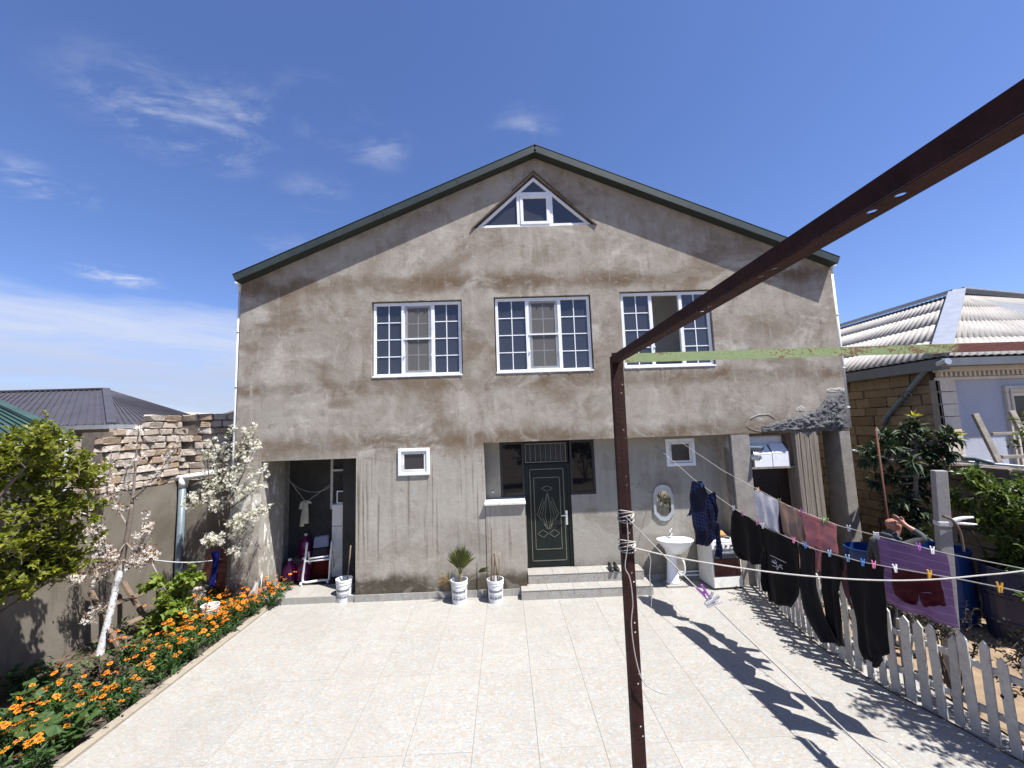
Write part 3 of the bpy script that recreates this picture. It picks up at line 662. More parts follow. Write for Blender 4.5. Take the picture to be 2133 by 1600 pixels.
# triangular attic window
def tri_in(t):
    return None
y = .045
def inset(poly, d):
    out = []; n = len(poly)
    for i in range(n):
        p0, p1, p2 = [Vector(poly[k % n]) for k in (i-1, i, i+1)]
        d1 = (p1-p0).normalized(); d2 = (p2-p1).normalized(); n1 = Vector((-d1.y, d1.x)); n2 = Vector((-d2.y, d2.x))
        bis = (n1+n2).normalized(); out.append(tuple(p1+bis*(d/max(.15, bis.dot(n1)))))
    return out
def ring(mb, poly, d, y0, y1, m=0):
    q = inset(poly, d); n = len(poly)
    for i in range(n):
        j = (i+1) % n; mb.prism([poly[i], poly[j], q[j], q[i]], y0, y1, m)
    return q
tri = [(-.48, 7.245), (1.94, 7.265), (.755, 8.345)]
mb = MB(); q = ring(mb, tri, .058, y, y+.07)
xl, xr = .42, 1.10; zb = 7.32; zt_ = 7.985
mb.box(xl-.035, xl+.035, y+.001, y+.069, zb, 8.02); mb.box(xr-.035, xr+.035, y+.001, y+.069, zb, 8.02); mb.box(xl-.035, xr+.035, y-.001, y+.071, zt_-.04, zt_+.03)
aw = mb.build('attic_window', 'white_pvc', house, bev=.004)
mb = MB(); frame(mb, xl+.036, xr-.036, zb-.012, zt_-.042, .062, y-.012, y+.03); mb.build('sash', 'white_pvc', aw, bev=.004)
for poly in ([(q[0][0], q[0][1]), (xl-.035, zb-.01), (xl-.035, 7.93)], [(xr+.035, zb-.01), (q[1][0], q[1][1]), (xr+.035, 7.93)], [(.48, 8.02), (1.04, 8.02), (q[2][0], q[2][1])], [(xl+.09, zb+.05), (xr-.09, zb+.05), (xr-.09, zt_-.1), (xl+.09, zt_-.1)]):
    mb = MB(); mb.prism(poly, y+.03, y+.036); mb.build('pane', 'window_glass', aw)
mb = MB(); mb.box(-1.2, 2.8, 1.3, 1.35, 6.4, 8.6); mb.build('attic_board', 'room_plaster', aw)
mb = MB()
for s in ((a_, c_), (b_, c_)):
    p0 = Vector((s[0][0], -.012, s[0][1]-.02)); p1 = Vector((s[1][0], -.012, s[1][1]+.02)); mb.bar(p0, p1, .04, .022)
mb.build('dark_trim', 'bark', aw)  # thin dark bars along both sloping sides of the attic window
# front door ------------------------------------------------------------
mb = MB(); yd = YP+.02; mb.box(.37, .44, yd, yd+.08, .335, 2.36); mb.box(1.225, 1.292, yd, yd+.08, .335, 2.36); mb.box(.37, 1.292, yd+.001, yd+.079, 2.30, 2.375)
door = mb.build('front_door', 'door_green', house, bev=.006)
mb = MB(); mb.box(.442, 1.223, yd+.015, yd+.06, .345, 2.298); leaf = mb.build('door_leaf', 'door_green', door)
def strip(mb, pts, w=.010, y=yd+.012, closed=False):
    ps = [Vector((x, y, z)) for x, z in pts]
    if closed: ps.append(ps[0])
    for a, b in zip(ps, ps[1:]):
        d = (b-a).normalized()*w*.4; mb.bar(a-d, b+d, w, .008, 0, (0, 1, 0))
mb = MB(); strip(mb, [(.47, .46), (1.15, .46), (1.15, 2.26), (.47, 2.26)], .016, closed=True); strip(mb, [(.545, .68), (1.07, .68), (1.07, 2.09), (.545, 2.09)], .014, closed=True)
cx = .81
def dia(x, z, w, h): return [(x-w, z), (x, z+h), (x+w, z), (x, z-h)]
strip(mb, dia(cx, 1.87, .115, .055), closed=True); strip(mb, dia(cx-.115, .98, .105, .075), closed=True); strip(mb, dia(cx+.115, .98, .105, .075), closed=True)
strip(mb, [(cx, 1.06), (cx-.22, 1.36), (cx-.09, 1.68)]); strip(mb, [(cx, 1.06), (cx+.22, 1.36), (cx+.09, 1.68)])
for k in (.5, 1.0, 1.45):
    strip(mb, [(cx-.02*k, 1.07), (cx-.125*k, 1.33), (cx-.0, 1.80) if k < 1.2 else (cx-.07, 1.62)], .008); strip(mb, [(cx+.02*k, 1.07), (cx+.125*k, 1.33), (cx+.0, 1.80) if k < 1.2 else (cx+.07, 1.62)], .008)
mb.build('ornament', 'brass', leaf)
mb = MB(); mb.box(1.165, 1.205, yd+.004, yd+.014, 1.14, 1.42); mb.tube([(1.185, yd+.005, 1.34), (1.185, yd-.045, 1.34), (1.17, yd-.05, 1.34), (1.07, yd-.048, 1.33)], .010, 8); mb.build('handle', 'chrome', leaf)
mb = MB(); frame(mb, .37, 1.27, 2.385, 2.825, .03, yd, yd+.05); tr = mb.build('transom', 'door_green', door)
mb = MB(); frame(mb, .385, 1.225, 2.40, 2.785, .016, yd-.025, yd-.012)
mb.build('grille_frame', 'brass', tr); mb = MB()
for i in range(1, 8): x = .385+.84*i/8; mb.box(x-.006, x+.006, yd-.022, yd-.010, 2.405, 2.78)
mb.build('grille_bar', 'slate_metal', tr)
mb = MB(); mb.box(.40, 1.24, yd+.03, yd+.036, 2.41, 2.80); mb.build('pane', 'grey_glass', tr)
for (x0, x1) in ((-.125, .362), (1.30, 1.805)):
    mb = MB(); frame(mb, x0, x1, 1.735, 2.825, .045, yd, yd+.06); sd = mb.build('sidelight', 'black_plastic', house)
    mb = MB(); mb.box(x0+.046, x1-.046, yd+.03, yd+.036, 1.781, 2.78); mb.build('pane', 'dark_glass', sd)
mb = MB(); mb.box(-.31, -.27, YP-.012, YP, 1.83, 1.87); mb.lathe([(.001, 0), (.018, 0), (.018, .012)], (-.29, YP-.02, 1.85), 10); mb.build('wall_socket', 'white_pvc', house)
# brown door, cartons and shelf in the right-hand bay
mb = MB(); mb.box(4.80, 5.70, .30, .34, -.02, 2.12); 
for z0 in (1.2, .2): 
    frame(mb, 5.0, 5.56, z0, z0+.72, .02, .288, .30); frame(mb, 5.07, 5.49, z0+.07, z0+.65, .015, .286, .299)
mb.build('side_door', 'door_brown', house)
mb = MB(); mb.box(4.80, 5.70, .06, .30, 2.15, 2.185); mb.build('shelf', 'wood_grey', house)
mb = MB(); mb.box(4.802, 5.70, .12, .30, 2.80, 2.845); mb.box(5.62, 5.698, .12, .30, 2.19, 2.80); mb.build('hatch_frame', 'wood_brown', house)
for nm, x0, x1, z0, z1, yy in (('carton', 4.93, 5.28, 2.187, 2.44, .07), ('carton', 5.285, 5.60, 2.187, 2.455, .075)):
    pass
# skirting and steps
sk = random.Random(2)
def skirt(x0, x1, y):
    x = x0
    while x < x1-.02:
        xe = min(x+.45, x1); mb = MB(); mb.box(x+.002, xe-.002, y-.018, y-.002, 0.001, .125); mb.build('skirting_tile', 'floor_tile', house); x = xe
skirt(-2.9, -.43, 0); skirt(-.42, .2, -.012); skirt(2.64, 4.36, YP)
def step(name, x0, x1, y0, y1, z0, z1):
    core = MB().box(x0+.012, x1-.012, y0+.012, y1, z0, z1-.013).build(name, 'grout', house)
    x = x0; i = 0
    while x < x1-.01:
        xe = min(x+T*.75, x1)
        MB().box(x+.0015, xe-.0015, y0-.004, y1-.002, z1-.012, z1).build('tread_tile', 'floor_tile', core, bev=.002)
        MB().box(x+.0015, xe-.0015, y0+.001, y0+.011, z0+.001, z1-.013).build('riser_tile', 'floor_tile', core, bev=.002); x = xe
    for xs in ((x0+.001, x0+.011), (x1-.011, x1-.001)): MB().box(xs[0], xs[1], y0+.013, y1-.003, z0+.001, z1-.013).build('side_tile', 'floor_tile', core)
step('step', .20, 2.62, -.24, YP-.002, 0, .165); step('step', .345, 2.56, .06, YP-.003, .1655, .335)
MB().box(HX0+.001, -4.702, .301, .86, -.05, 2.64).build('jamb_pier', 'cement_render', house)
# storage room on the left
fl = MB().box(-4.95, -1.8, .05, 1.45, -.05, .105).build('store_floor', 'mortar', house)
for i in range(7):
    x = -4.69+i*.3
    if x < -2.9: MB().box(x+.002, min(x+.298, -2.89), .02, .62, .106, .118).build('floor_tile', 'floor_tile', fl)
MB().box(-4.69, -2.9, .006, .02, 0.001, .116).build('riser_tile', 'floor_tile', fl)
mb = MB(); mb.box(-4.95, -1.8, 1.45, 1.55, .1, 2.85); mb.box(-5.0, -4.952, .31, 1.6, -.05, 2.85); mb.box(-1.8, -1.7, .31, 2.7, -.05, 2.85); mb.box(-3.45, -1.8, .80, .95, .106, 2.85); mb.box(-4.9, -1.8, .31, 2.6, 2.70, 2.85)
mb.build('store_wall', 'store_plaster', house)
mb = MB(); frame(mb, -3.96, -3.5, 1.45, 2.66, .05, 1.39, 1.449); frame(mb, -3.96, -3.5, 2.28, 2.66, .045, 1.385, 1.44); mb.build('store_window', 'pvc_dirty', house)
# downpipes
for x, sgn in ((HX0-.05, -1), (HX1+.05, 1)):
    mb = MB(); zt2 = 6.16 if sgn < 0 else 6.2
    mb.tube([(x, .05, zt2-.02), (x, .05, 2.9 if sgn > 0 else .1)], .034, 10); mb.tube([(x-.05*sgn*0, .4, zt2+.04), (x, .12, zt2+.03), (x, .05, zt2-.03), (x, .05, zt2-.12)], .042, 10)
    for z in (5.2, 4.1, 3.3): mb.lathe([(.034, -.015), (.042, -.012), (.042, .012), (.034, .015)], (x, .05, z), 10)
    mb.build('downpipe', 'pvc_dirty', house, smooth=True)
    mb = MB(); mb.box(x-.07, x+.07, -.02, 11, zt2+.02, zt2+.07); mb.build('gutter', 'white_pvc', house)
# ------------------------------------------------------------------ stones
rs = random.Random(21)
def rockmesh(name, mat, seed, jit=.10, bev=.12):
    r = random.Random(seed); bm = bmesh.new(); bmesh.ops.create_cube(bm, size=1)
    bmesh.ops.bevel(bm, geom=bm.edges[:], offset=bev, segments=1, affect='EDGES')
    for v in bm.verts: v.co += Vector((r.uniform(-jit, jit), r.uniform(-jit, jit), r.uniform(-jit, jit)))*.55
    me = bpy.data.meshes.new(name); bm.to_mesh(me); bm.free(); me.materials.append(MATS[mat]); return me
def stones_on_x(parent, X, y0, y1, z0, z1, rowh, lens, mats, depth, inside=None, face=1, jit=.35):
    """courses of stones on a wall whose face is the plane x = X; face = +1 looks to +x"""
    z = z0
    while z < z1-.03:
        h = rowh*rs.uniform(.85, 1.15); h = min(h, z1-z); y = y0-rs.uniform(0, lens[0])
        while y < y1:
            L = rs.uniform(*lens); ye = min(y+L, y1)
            cy, cz = (max(y, y0)+ye)/2, z+h/2; w = ye-max(y, y0)
            if w > .06 and (inside is None or inside(cy, cz)):
                d = depth*rs.uniform(.85, 1.15)
                o = link('stone', rs.choice(mats), parent, (X-face*(depth*.5-rs.uniform(0, .018)), cy, cz))
                o.scale = (d, w-.010, h-.010); o.rotation_euler = (rs.uniform(-.02, .02)*jit*3, rs.uniform(-.03, .03), rs.uniform(-.03, .03))
            y = ye
        z += h
pale = [rockmesh('stone', 'pale_stone', i, .20, .13) for i in range(8)]; tan = [rockmesh('stone', 'tan_stone', 30+i, .06, .05) for i in range(6)]; grst = [rockmesh('stone', 'grey_stone', 60+i, .14, .08) for i in range(6)]
# ------------------------------------------------------------------ left boundary
WX = -6.6
mb = MB(); ny = 70
tops = [(2.26+.05*mnoise.noise((j*.31, 0, 4))) for j in range(ny+1)]
ys = [-10+10.6*j/ny for j in range(ny+1)]
vs = []
for j in range(ny+1):
    for z in [-.1+(tops[j]+.1)*k/10 for k in range(11)]: vs.append((WX+.02*mnoise.noise((ys[j]*1.3, z*1.3, 7)), ys[j], z))
mb.add(vs, [(j*11+k, (j+1)*11+k, (j+1)*11+k+1, j*11+k+1) for j in range(ny) for k in range(10)])
mb.add([(WX-.22, ys[j], tops[j]) for j in range(ny+1)]+[(WX-.22, ys[j], -.1) for j in range(ny+1)], [(j, j+1, ny+2+j, ny+1+j) for j in range(ny)])
b = len(mb.v); mb.add([(WX, ys[j], tops[j]-.0) for j in range(ny+1)]+[(WX-.22, ys[j], tops[j]) for j in range(ny+1)], [(j, j+1, ny+2+j, ny+1+j) for j in range(ny)])
yw = mb.build('yard_wall', 'yard_plaster', smooth=True, loc=None); tag(yw, 'brown plastered boundary wall along the flower bed on the left', 'wall')
rw = MB(); 
poly = [(-1.42, 2.26), (4, 2.26), (4, 3.56), (-.2, 3.56), (-.2, 3.36), (-.95, 3.34), (-1.15, 2.9)]
rub = thing('rubble_wall', 'rough wall of pale stone blocks standing above the plastered boundary wall', 'wall', (WX-.15, 1, 2.26))
bk = MB(); bk.box(WX-.40, WX-.065, -1.1, .72, 2.2, 3.28); bk.box(WX-.40, WX-.065, -.13, .72, 3.281, 3.48); bk.box(WX-.063, HX0-.1, .58, .9, 2.262, 3.48); bk.build('core', 'rubble_mortar', rub)
rt_ = MB(); rt_.box(WX-.2, HX0-.005, .55, .85, -.1, 2.26); tag(rt_.build('yard_wall', 'yard_plaster'), 'short plastered wall closing the gap between boundary wall and house corner', 'wall')
def inrub(y, z):
    if y < -1.35+(z-2.3)*.42: return False
    if y < -.15 and z > 3.36: return False
    return True
stones_on_x(rub, WX-.02, -1.35, .52, 2.27, 3.60, .135, (.16, .42), pale, .17, inrub, 1, .5)
z = 2.27
while z < 3.58:                                   # courses facing the yard, between boundary wall and house
    h = rs.uniform(.115, .15); x = WX-.05-rs.uniform(0, .15)
    while x < HX0-.02:
        L = rs.uniform(.14, .40); xe = min(x+L, HX0-.01)
        if xe-x > .07 and not (-5.75 < (x+xe)/2 < -5.60 and 2.75 < z < 3.3) and not (-6.52 < (x+xe)/2 < -6.38 and z < 3.35):
            o = link('stone', rs.choice(pale), rub, ((x+xe)/2, .54+rs.uniform(-.012, .012)+.08, z+h/2)); o.scale = (xe-x-.010, .17, h-.010); o.rotation_euler = (rs.uniform(-.03, .03), rs.uniform(-.02, .02), rs.uniform(-.04, .04))
        x = xe
    z += h
# drain pipe on the wall with a white tee
pp = thing('drain_pipe', 'blue-grey vertical drain pipe with white tee against the left yard wall', 'pipe', (-6.5, .46, 0))
mb = MB(); mb.tube([(-6.50, .44, 0), (-6.50, .44, .4), (-6.50, .44, 2.2)], .062, 14); mb.build('pipe', 'grey_pipe', pp, smooth=True)
mb = MB(); mb.tube([(-6.50, .44, 2.15), (-6.50, .44, 2.36)], .07, 14); mb.tube([(-6.62, .42, 2.34), (-6.3, .44, 2.37), (-5.85, .46, 2.44)], .055, 12); mb.build('tee', 'white_pvc', pp, smooth=True)
# ------------------------------------------------------------------ neighbours on the left
def slab(mb, pts, t=.06, m=0):
    n = len(pts); vs = [Vector(p) for p in pts]+[Vector(p)-Vector((0, 0, t)) for p in pts]
    mb.add(vs, [tuple(range(n)), tuple(range(2*n-1, n-1, -1))]+[(i, i+n, (i+1) % n+n, (i+1) % n) for i in range(n)], m)
def ribbed(mb, a, b, c, d, n, w=.03, h=.03, m=0):
    """raised seams running from edge a-b (eave) to edge d-c (ridge)"""
    a, b, c, d = [Vector(q) for q in (a, b, c, d)]; nr = (b-a).cross(d-a).normalized(); nr = nr if nr.z > 0 else -nr
    for i in range(n+1):
        t = i/n; p = a.lerp(b, t)+nr*h*.5; q = d.lerp(c, t)+nr*h*.5
        if (q-p).length > .05: mb.bar(p, q, w, h, m, nr)
gh = thing('neighbour_house', 'low house with dark grey seamed metal hip roof beyond the stone wall', 'house', (-16, 8, 0))
mb = MB(); mb.box(-30, -11.7, 4.5, 11.5, 0, 3.62); mb.build('wall', 'far_wall', gh)
e0, e1, r0, r1, bk1 = (-34, 4, 3.62), (-11.35, 4, 3.62), (-34, 8, 5.2), (-15.45, 8, 5.12), (-11.35, 8.6, 3.62)
mb = MB(); slab(mb, [e0, e1, r1, r0]); ribbed(mb, e0, e1, r1, r0, 90); rf = mb.build('roof', 'grey_roof', gh)
mb = MB(); slab(mb, [e1, bk1, r1]); ribbed(mb, e1, bk1, r1, r1, 22); mb.bar(Vector(e1)+Vector((0, 0, .03)), Vector(r1)+Vector((0, 0, .04)), .22, .05); mb.bar(Vector(r0)+Vector((0, 0, .03)), Vector(r1)+Vector((0, 0, .03)), .22, .06); mb.build('roof', 'grey_roof', gh)
mb = MB(); mb.box(-34, -11.3, 3.86, 3.98, 3.48, 3.60); mb.box(-11.32, -11.2, 3.98, 8.6, 3.48, 3.60); mb.build('gutter', 'galvanised', gh)
for x in (-20, -17.5, -14.5): mb = MB(); frame(mb, x, x+1.2, 1.6, 2.9, .07, 4.42, 4.5); w_ = mb.build('window', 'white_pvc', gh); MB().box(x+.07, x+1.13, 4.46, 4.48, 1.67, 2.83).build('pane', 'dark_glass', w_)
gr = thing('green_roof_house', 'house at the left edge with green ribbed metal roof behind the leafy tree', 'house', (-14, 3, 0))
mb = MB(); mb.box(-30, -9.8, 1.4, 6.6, 0, 3.2); mb.build('wall', 'far_wall', gr)
mb = MB(); e0, e1, r0, r1, b1 = (-30, 1, 3.26), (-9.4, 1, 3.26), (-30, 4, 4.45), (-14.9, 4, 4.45), (-11.9, 2.9, 3.26)
slab(mb, [e0, e1, r1, r0]); ribbed(mb, e0, e1, r1, r0, 110, .03, .04); slab(mb, [e1, b1, r1]); ribbed(mb, e1, b1, r1, r1, 24, .03, .04); mb.bar(Vector(e1)+Vector((0, 0, .03)), Vector(r1)+Vector((0, 0, .04)), .2, .05); mb.build('roof', 'far_green_roof', gr)
mb = MB(); mb.box(-30, -9.35, .88, .985, 3.10, 3.22); mb.build('gutter', 'white_pvc', gr)
mb = MB(); mb.box(-9.35, -9.3, .88, .93, 0, 3.1); mb.build('downpipe', 'white_pvc', gr)
for i, (xa, xb, ya, zt3, lab) in enumerate(((360, 425, 30, 5.3, 'far pale gable roof seen between the grey roof and the stone wall'), (440, 520, 24, 5.0, 'far whitish roof just left of the rendered house edge'))):
    pa = onY(xa, 868, ya); pb = onY(xb+80, 868, ya); fh = thing('far_house', lab, 'house', (pa.x, ya, 0))
    MB().box(pa.x, pb.x, ya, ya+8, 0, zt3-.6).build('wall', 'far_wall', fh)
    mb = MB(); cx = (pa.x+pb.x)/2
    if i == 0: slab(mb, [(pa.x-2.6, ya-.4, zt3+.55), (pb.x, ya-.4, zt3-.62), (pb.x, ya+8, zt3-.5), (pa.x-2.6, ya+8, zt3+.55)], .1)
    else: slab(mb, [(pa.x-.6, ya-.4, zt3-.55), (cx+2, ya-.4, zt3+.95), (cx+2, ya+8, zt3+.95), (pa.x-.6, ya+8, zt3-.55)], .1)
    mb.build('roof', 'asbestos', fh)
    MB().box(pa.x+.5, pa.x+1.3, ya-.02, ya+.02, 1.2, 2.4).build('window', 'dark_glass', fh)
# ------------------------------------------------------------------ neighbour on the right
NX, NY = 8.25, -.42
nh = thing('neighbour_house', 'pale blue house with cream quoins and corrugated roof behind the right-hand garden', 'house', (NX, NY, 0))
mb = MB(); wallgrid(mb, [NX+.12, 16], [0, 4.02], [(9.62, 11.3, 2.1, 3.48)], NY, NY+.3); mb.build('front_wall', 'blue_plaster', nh)
mb = MB(); mb.box(NX+.14, NX+.38, NY+.31, 9, 0, 4.02); side = mb.build('side_wall', 'mortar', nh)
stones_on_x(side, NX, NY+.10, 3.2, 0, 3.98, .205, (.26, .55), tan, .2, None, -1, .2)
mb = MB(); mb.box(9.3, 11.6, NY+1.0, NY+1.05, 1.9, 3.6); mb.build('inner_room', 'room_plaster', nh)
z = 0
while z < 3.7:                                  # quoins
    h = .235; q = MB(); q.box(NX-.03, NX+.30, NY-.055, NY-.002, z+.006, z+h-.006); q.build('quoin', 'cream_trim', nh, bev=.008); z += h
mb = MB(); mb.box(NX-.03, NX-.002, NY-.055, NY+.11, 0, 3.76); mb.build('corner_strip', 'concrete', nh)
mb = MB(); mb.box(NX-.06, 16, NY-.12, NY-.003, 3.90, 4.0); mb.box(NX-.05, 16, NY-.06, NY-.004, 3.74, 3.80); cor = mb.build('cornice', 'cream_trim', nh, bev=.01)
x = NX
while x < 11.5:
    MB().box(x, x+.045, NY-.095, NY-.003, 3.805, 3.895).build('dentil', 'cream_trim', cor); x += .092
mb = MB(); frame(mb, 9.50, 11.42, 1.98, 3.60, .13, NY-.06, NY+.02); frame(mb, 9.56, 11.36, 2.04, 3.54, .05, NY-.085, NY-.061); sur = mb.build('window_surround', 'cream_trim', nh, bev=.012)
mb = MB(); frame(mb, 9.63, 11.29, 2.11, 3.47, .06, NY+.08, NY+.15); mb.box(9.69, 11.23, NY+.081, NY+.149, 2.83, 2.89); mb.box(10.4, 10.46, NY+.079, NY+.151, 2.17, 3.41); wn_ = mb.build('window', 'white_pvc', nh)
for x0, x1 in ((9.69, 10.4), (10.46, 11.23)):
    for z0, z1 in ((2.17, 2.83), (2.89, 3.41)): MB().box(x0, x1, NY+.11, NY+.116, z0, z1).build('pane', 'dark_glass', wn_)
def corrug(name, a, b, c, d, pitch, amp, rows, mat, parent):
    """corrugated sheets between eave a-b and ridge d-c, in overlapping rows"""
    a, b, c, d = [Vector(q) for q in (a, b, c, d)]; nr = (b-a).cross(d-a).normalized(); nr = nr if nr.z > 0 else -nr
    for r in range(rows):
        t0 = max(0, r/rows-.02); t1 = (r+1)/rows; n = int((b-a).length/pitch)*6; vs = []
        for i in range(n+1):
            s = i/n; w = nr*(amp*math.sin(2*math.pi*i/6)+r*0.0)
            for t, lift in ((t0, .008), (t1, .0)):
                p = a.lerp(b, s).lerp(d.lerp(c, s), t); vs.append(p+w+nr*lift)
        mb = MB(); mb.add(vs, [(2*i, 2*i+2, 2*i+3, 2*i+1) for i in range(n)]); o = mb.build('roof_sheet', mat, parent, smooth=True, solid=.012)
ec, ap = Vector((8.05, -.74, 4.16)), Vector((11.43, 1.7, 6.1)); e2 = Vector((8.05, 9, 4.16)); ap2 = Vector((11.43, 9, 6.1)); fr = Vector((16.5, -.74, 4.16)); rr = Vector((14.6, 2.55, 6.1))
mb = MB(); slab(mb, [ec-Vector((0, 0, .06)), e2-Vector((0, 0, .06)), ap2-Vector((0, 0, .06)), ap-Vector((0, 0, .06))]); slab(mb, [ec-Vector((0, 0, .06)), fr-Vector((0, 0, .06)), rr-Vector((0, 0, .06)), ap-Vector((0, 0, .06))]); slab(mb, [ap-Vector((0, 0, .07)), ap2-Vector((0, 0, .07)), Vector((16, 9, 4.5)), rr-Vector((0, 0, .07))])
rf = mb.build('roof', 'slate_metal', nh)
corrug('l', e2, ec, ap, ap2, .15, .010, 4, 'asbestos', rf); corrug('f', ec, fr, rr, ap, .15, .012, 4, 'asbestos', rf)
mb = MB(); mb.bar(ec+Vector((0, 0, .07)), ap+Vector((0, 0, .09)), .30, .03); mb.bar(ap+Vector((0, 0, .09)), rr+Vector((0, 0, .09)), .3, .04); mb.bar(ap+Vector((0, 0, .08)), ap2+Vector((0, 0, .08)), .26, .04); mb.build('hip_flashing', 'galvanised', rf)
mb = MB(); mb.box(8.0, 8.06, -.76, 9, 3.92, 4.12); mb.box(8.06, 8.24, -.70, 9, 3.93, 3.96); mb.box(8.0, 16.5, -.80, -.745, 3.98, 4.12); mb.box(8.06, 16.5, -.74, NY-.13, 4.001, 4.03); mb.build('fascia', 'slate_metal', nh)
mb = MB(); mb.tube([(8.0, -.9, 4.05), (8.02, -.72, 4.02)], .06, 10); mb.build('gutter_outlet', 'galvanised', nh)
mb = MB(); mb.tube([onX(1945, 752, 8.05), onX(1928, 770, 8.08), onX(1880, 830, 8.16), onX(1845, 870, 8.2), onX(1842, 885, 8.2)], .045, 12); dpi = mb.build('downpipe', 'grey_pipe', nh, smooth=True)
c0 = onX(1889, 826, 8.1); mb = MB(); mb.tube([c0+Vector((0, .10*math.cos(t), .10*math.sin(t))) for t in [2*math.pi*i/18 for i in range(19)]], .013, 6, cap=False); mb.build('wire_ring', 'wire_dark', nh, smooth=True)
# garden boundary wall (grey stones) with pipes on top
gw = thing('garden_wall', 'low grey stone boundary wall behind the blue barrels', 'wall', (8.2, -3, 0))
MB().box(8.2, 8.45, -9, NY-.06, 0, 2.18).build('core', 'mortar', gw)
stones_on_x(gw, 8.1, -5.2, NY-.07, 0, 2.2, .27, (.35, .75), grst, .2, None, -1)
wp = thing('water_pipe', 'white plastic water pipes lying along the top of the garden wall', 'pipe', (8.2, -1.5, 2.22))
mb = MB(); mb.tube([(8.14, .05, 2.27), (8.15, -.9, 2.25), (8.16, -2.6, 2.23), (8.16, -6, 2.23)], .022, 8); mb.build('pipe', 'white_pvc', wp, smooth=True)
mb = MB(); p = onX(2040, 965, 8.13); mb.tube([p+Vector((0, .25, .06)), p+Vector((-.05, .0, .07)), p+Vector((-.06, -.25, .02))], .035, 8); mb.tube([p+Vector((-.04, -.02, .06)), p+Vector((-.10, .02, -.22))], .03, 8); mb.build('tee', 'grey_pipe', wp, smooth=True)
sp = thing('wall_pipe', 'thin white pipe crossing behind the loquat beside the house corner', 'pipe', (7.2, .6, 2.3))
mb = MB(); mb.tube([onX(1776, 938, 6.9), onX(1815, 946, 7.2), onX(1870, 957, 8.0)], .02, 8); mb.build('pipe', 'white_pvc', sp, smooth=True)
# trestle (wooden ladder frame) on the wall top
tl = thing('wooden_trestle', 'weathered wooden ladder frame leaning against the pale blue wall', 'ladder', (9, -1.2, 2.2))
def railbar(a, b, w, h, name='rail', mat='wood_grey', parent=tl): mb = MB(); mb.bar(a, b, w, h, 0, (0, -1, 0)); return mb.build(name, mat, parent, bev=.004)
Yt = -.9
railbar(onY(2030, 862, Yt), onY(2083, 968, Yt-.15), .10, .05); railbar(onY(2106, 856, Yt), onY(2165, 968, Yt-.15), .10, .05)
railbar(onY(2066, 904, Yt-.05), onY(2128, 902, Yt-.05), .05, .04, 'rung'); railbar(onY(2086, 952, Yt-.12), onY(2170, 950, Yt-.12), .06, .05, 'rung')
# small things on the right
fp = thing('flower_pot', 'brown clay flower pot standing on the garden wall', 'pot', (8.2, -.62, 2.2)); p = onX(1958, 957, 8.2)
mb = MB(); mb.lathe([(.001, 0), (.09, 0), (.125, .2), (.135, .2), (.135, .235), (.115, .235), (.11, .19), (.001, .18)], p, 16); mb.build('pot', 'terracotta', fp, smooth=False)
# ------------------------------------------------------------------ plants
rp = random.Random(77)
def rv(s=1.0): return Vector((rp.uniform(-1, 1), rp.uniform(-1, 1), rp.uniform(-1, 1)))*s
def runit():
    while True:
        v = rv()
        if .05 < v.length < 1: return v.normalized()
def leaf(mb, p, d, nrm, L, w, m=0, fold=.25, curl=.15):
    d = d.normalized(); s = d.cross(nrm)
    if s.length < 1e-3: s = d.cross(Vector((.3, .8, .5)))
    s.normalize(); n = s.cross(d)
    mid = p+d*L*.5
    mb.add([p, mid+s*w*.5+n*w*fold, p+d*L-n*L*curl, mid-s*w*.5+n*w*fold, mid-n*L*.0], [(0, 4, 1), (1, 4, 2), (2, 4, 3), (3, 4, 0)], m)
def shoot(ml, ms, p, d, L, ls, n, r=.006, droop=.0, m=0, lw=.5, upness=.5):
    pts = []; q = Vector(p); dd = d.normalized(); k = 6
    for i in range(k+1):
        pts.append(q.copy()); dd = (dd+rv(.10)+Vector((0, 0, -droop))).normalized(); q = q+dd*L/k
    if ms is not None: ms.tube(pts, [r*(1-.75*i/k) for i in range(k+1)], 5, cap=False)
    for i in range(n):
        t = (.12+.88*(i+rp.random())/n)*k; a = min(int(t), k-1); c = pts[a].lerp(pts[a+1], t-a); ax = (pts[a+1]-pts[a]).normalized()
        o = ax.cross(runit()).normalized(); ld = (o*.85+ax*upness+Vector((0, 0, .05))).normalized()
        leaf(ml, c, ld, (Vector((0, 0, 1))+rv(.5)), ls*rp.uniform(.65, 1.15), ls*lw*rp.uniform(.8, 1.15), m)
    return pts
def curve(pts, rad, mb, n=9, sub=4):
    P = [Vector(p) for p in pts]; out = []; rr = []
    for i in range(len(P)-1):
        p0, p1, p2, p3 = P[max(i-1, 0)], P[i], P[i+1], P[min(i+2, len(P)-1)]
        for k in range(sub):
            t = k/sub; out.append(.5*((2*p1)+(p2-p0)*t+(2*p0-5*p1+4*p2-p3)*t*t+(3*p1-p0-3*p2+p3)*t**3)); u = (i+t)/(len(P)-1); rr.append(rad[0]*(1-u)+rad[1]*u)
    out.append(P[-1]); rr.append(rad[1]); mb.tube(out, rr, n); return out
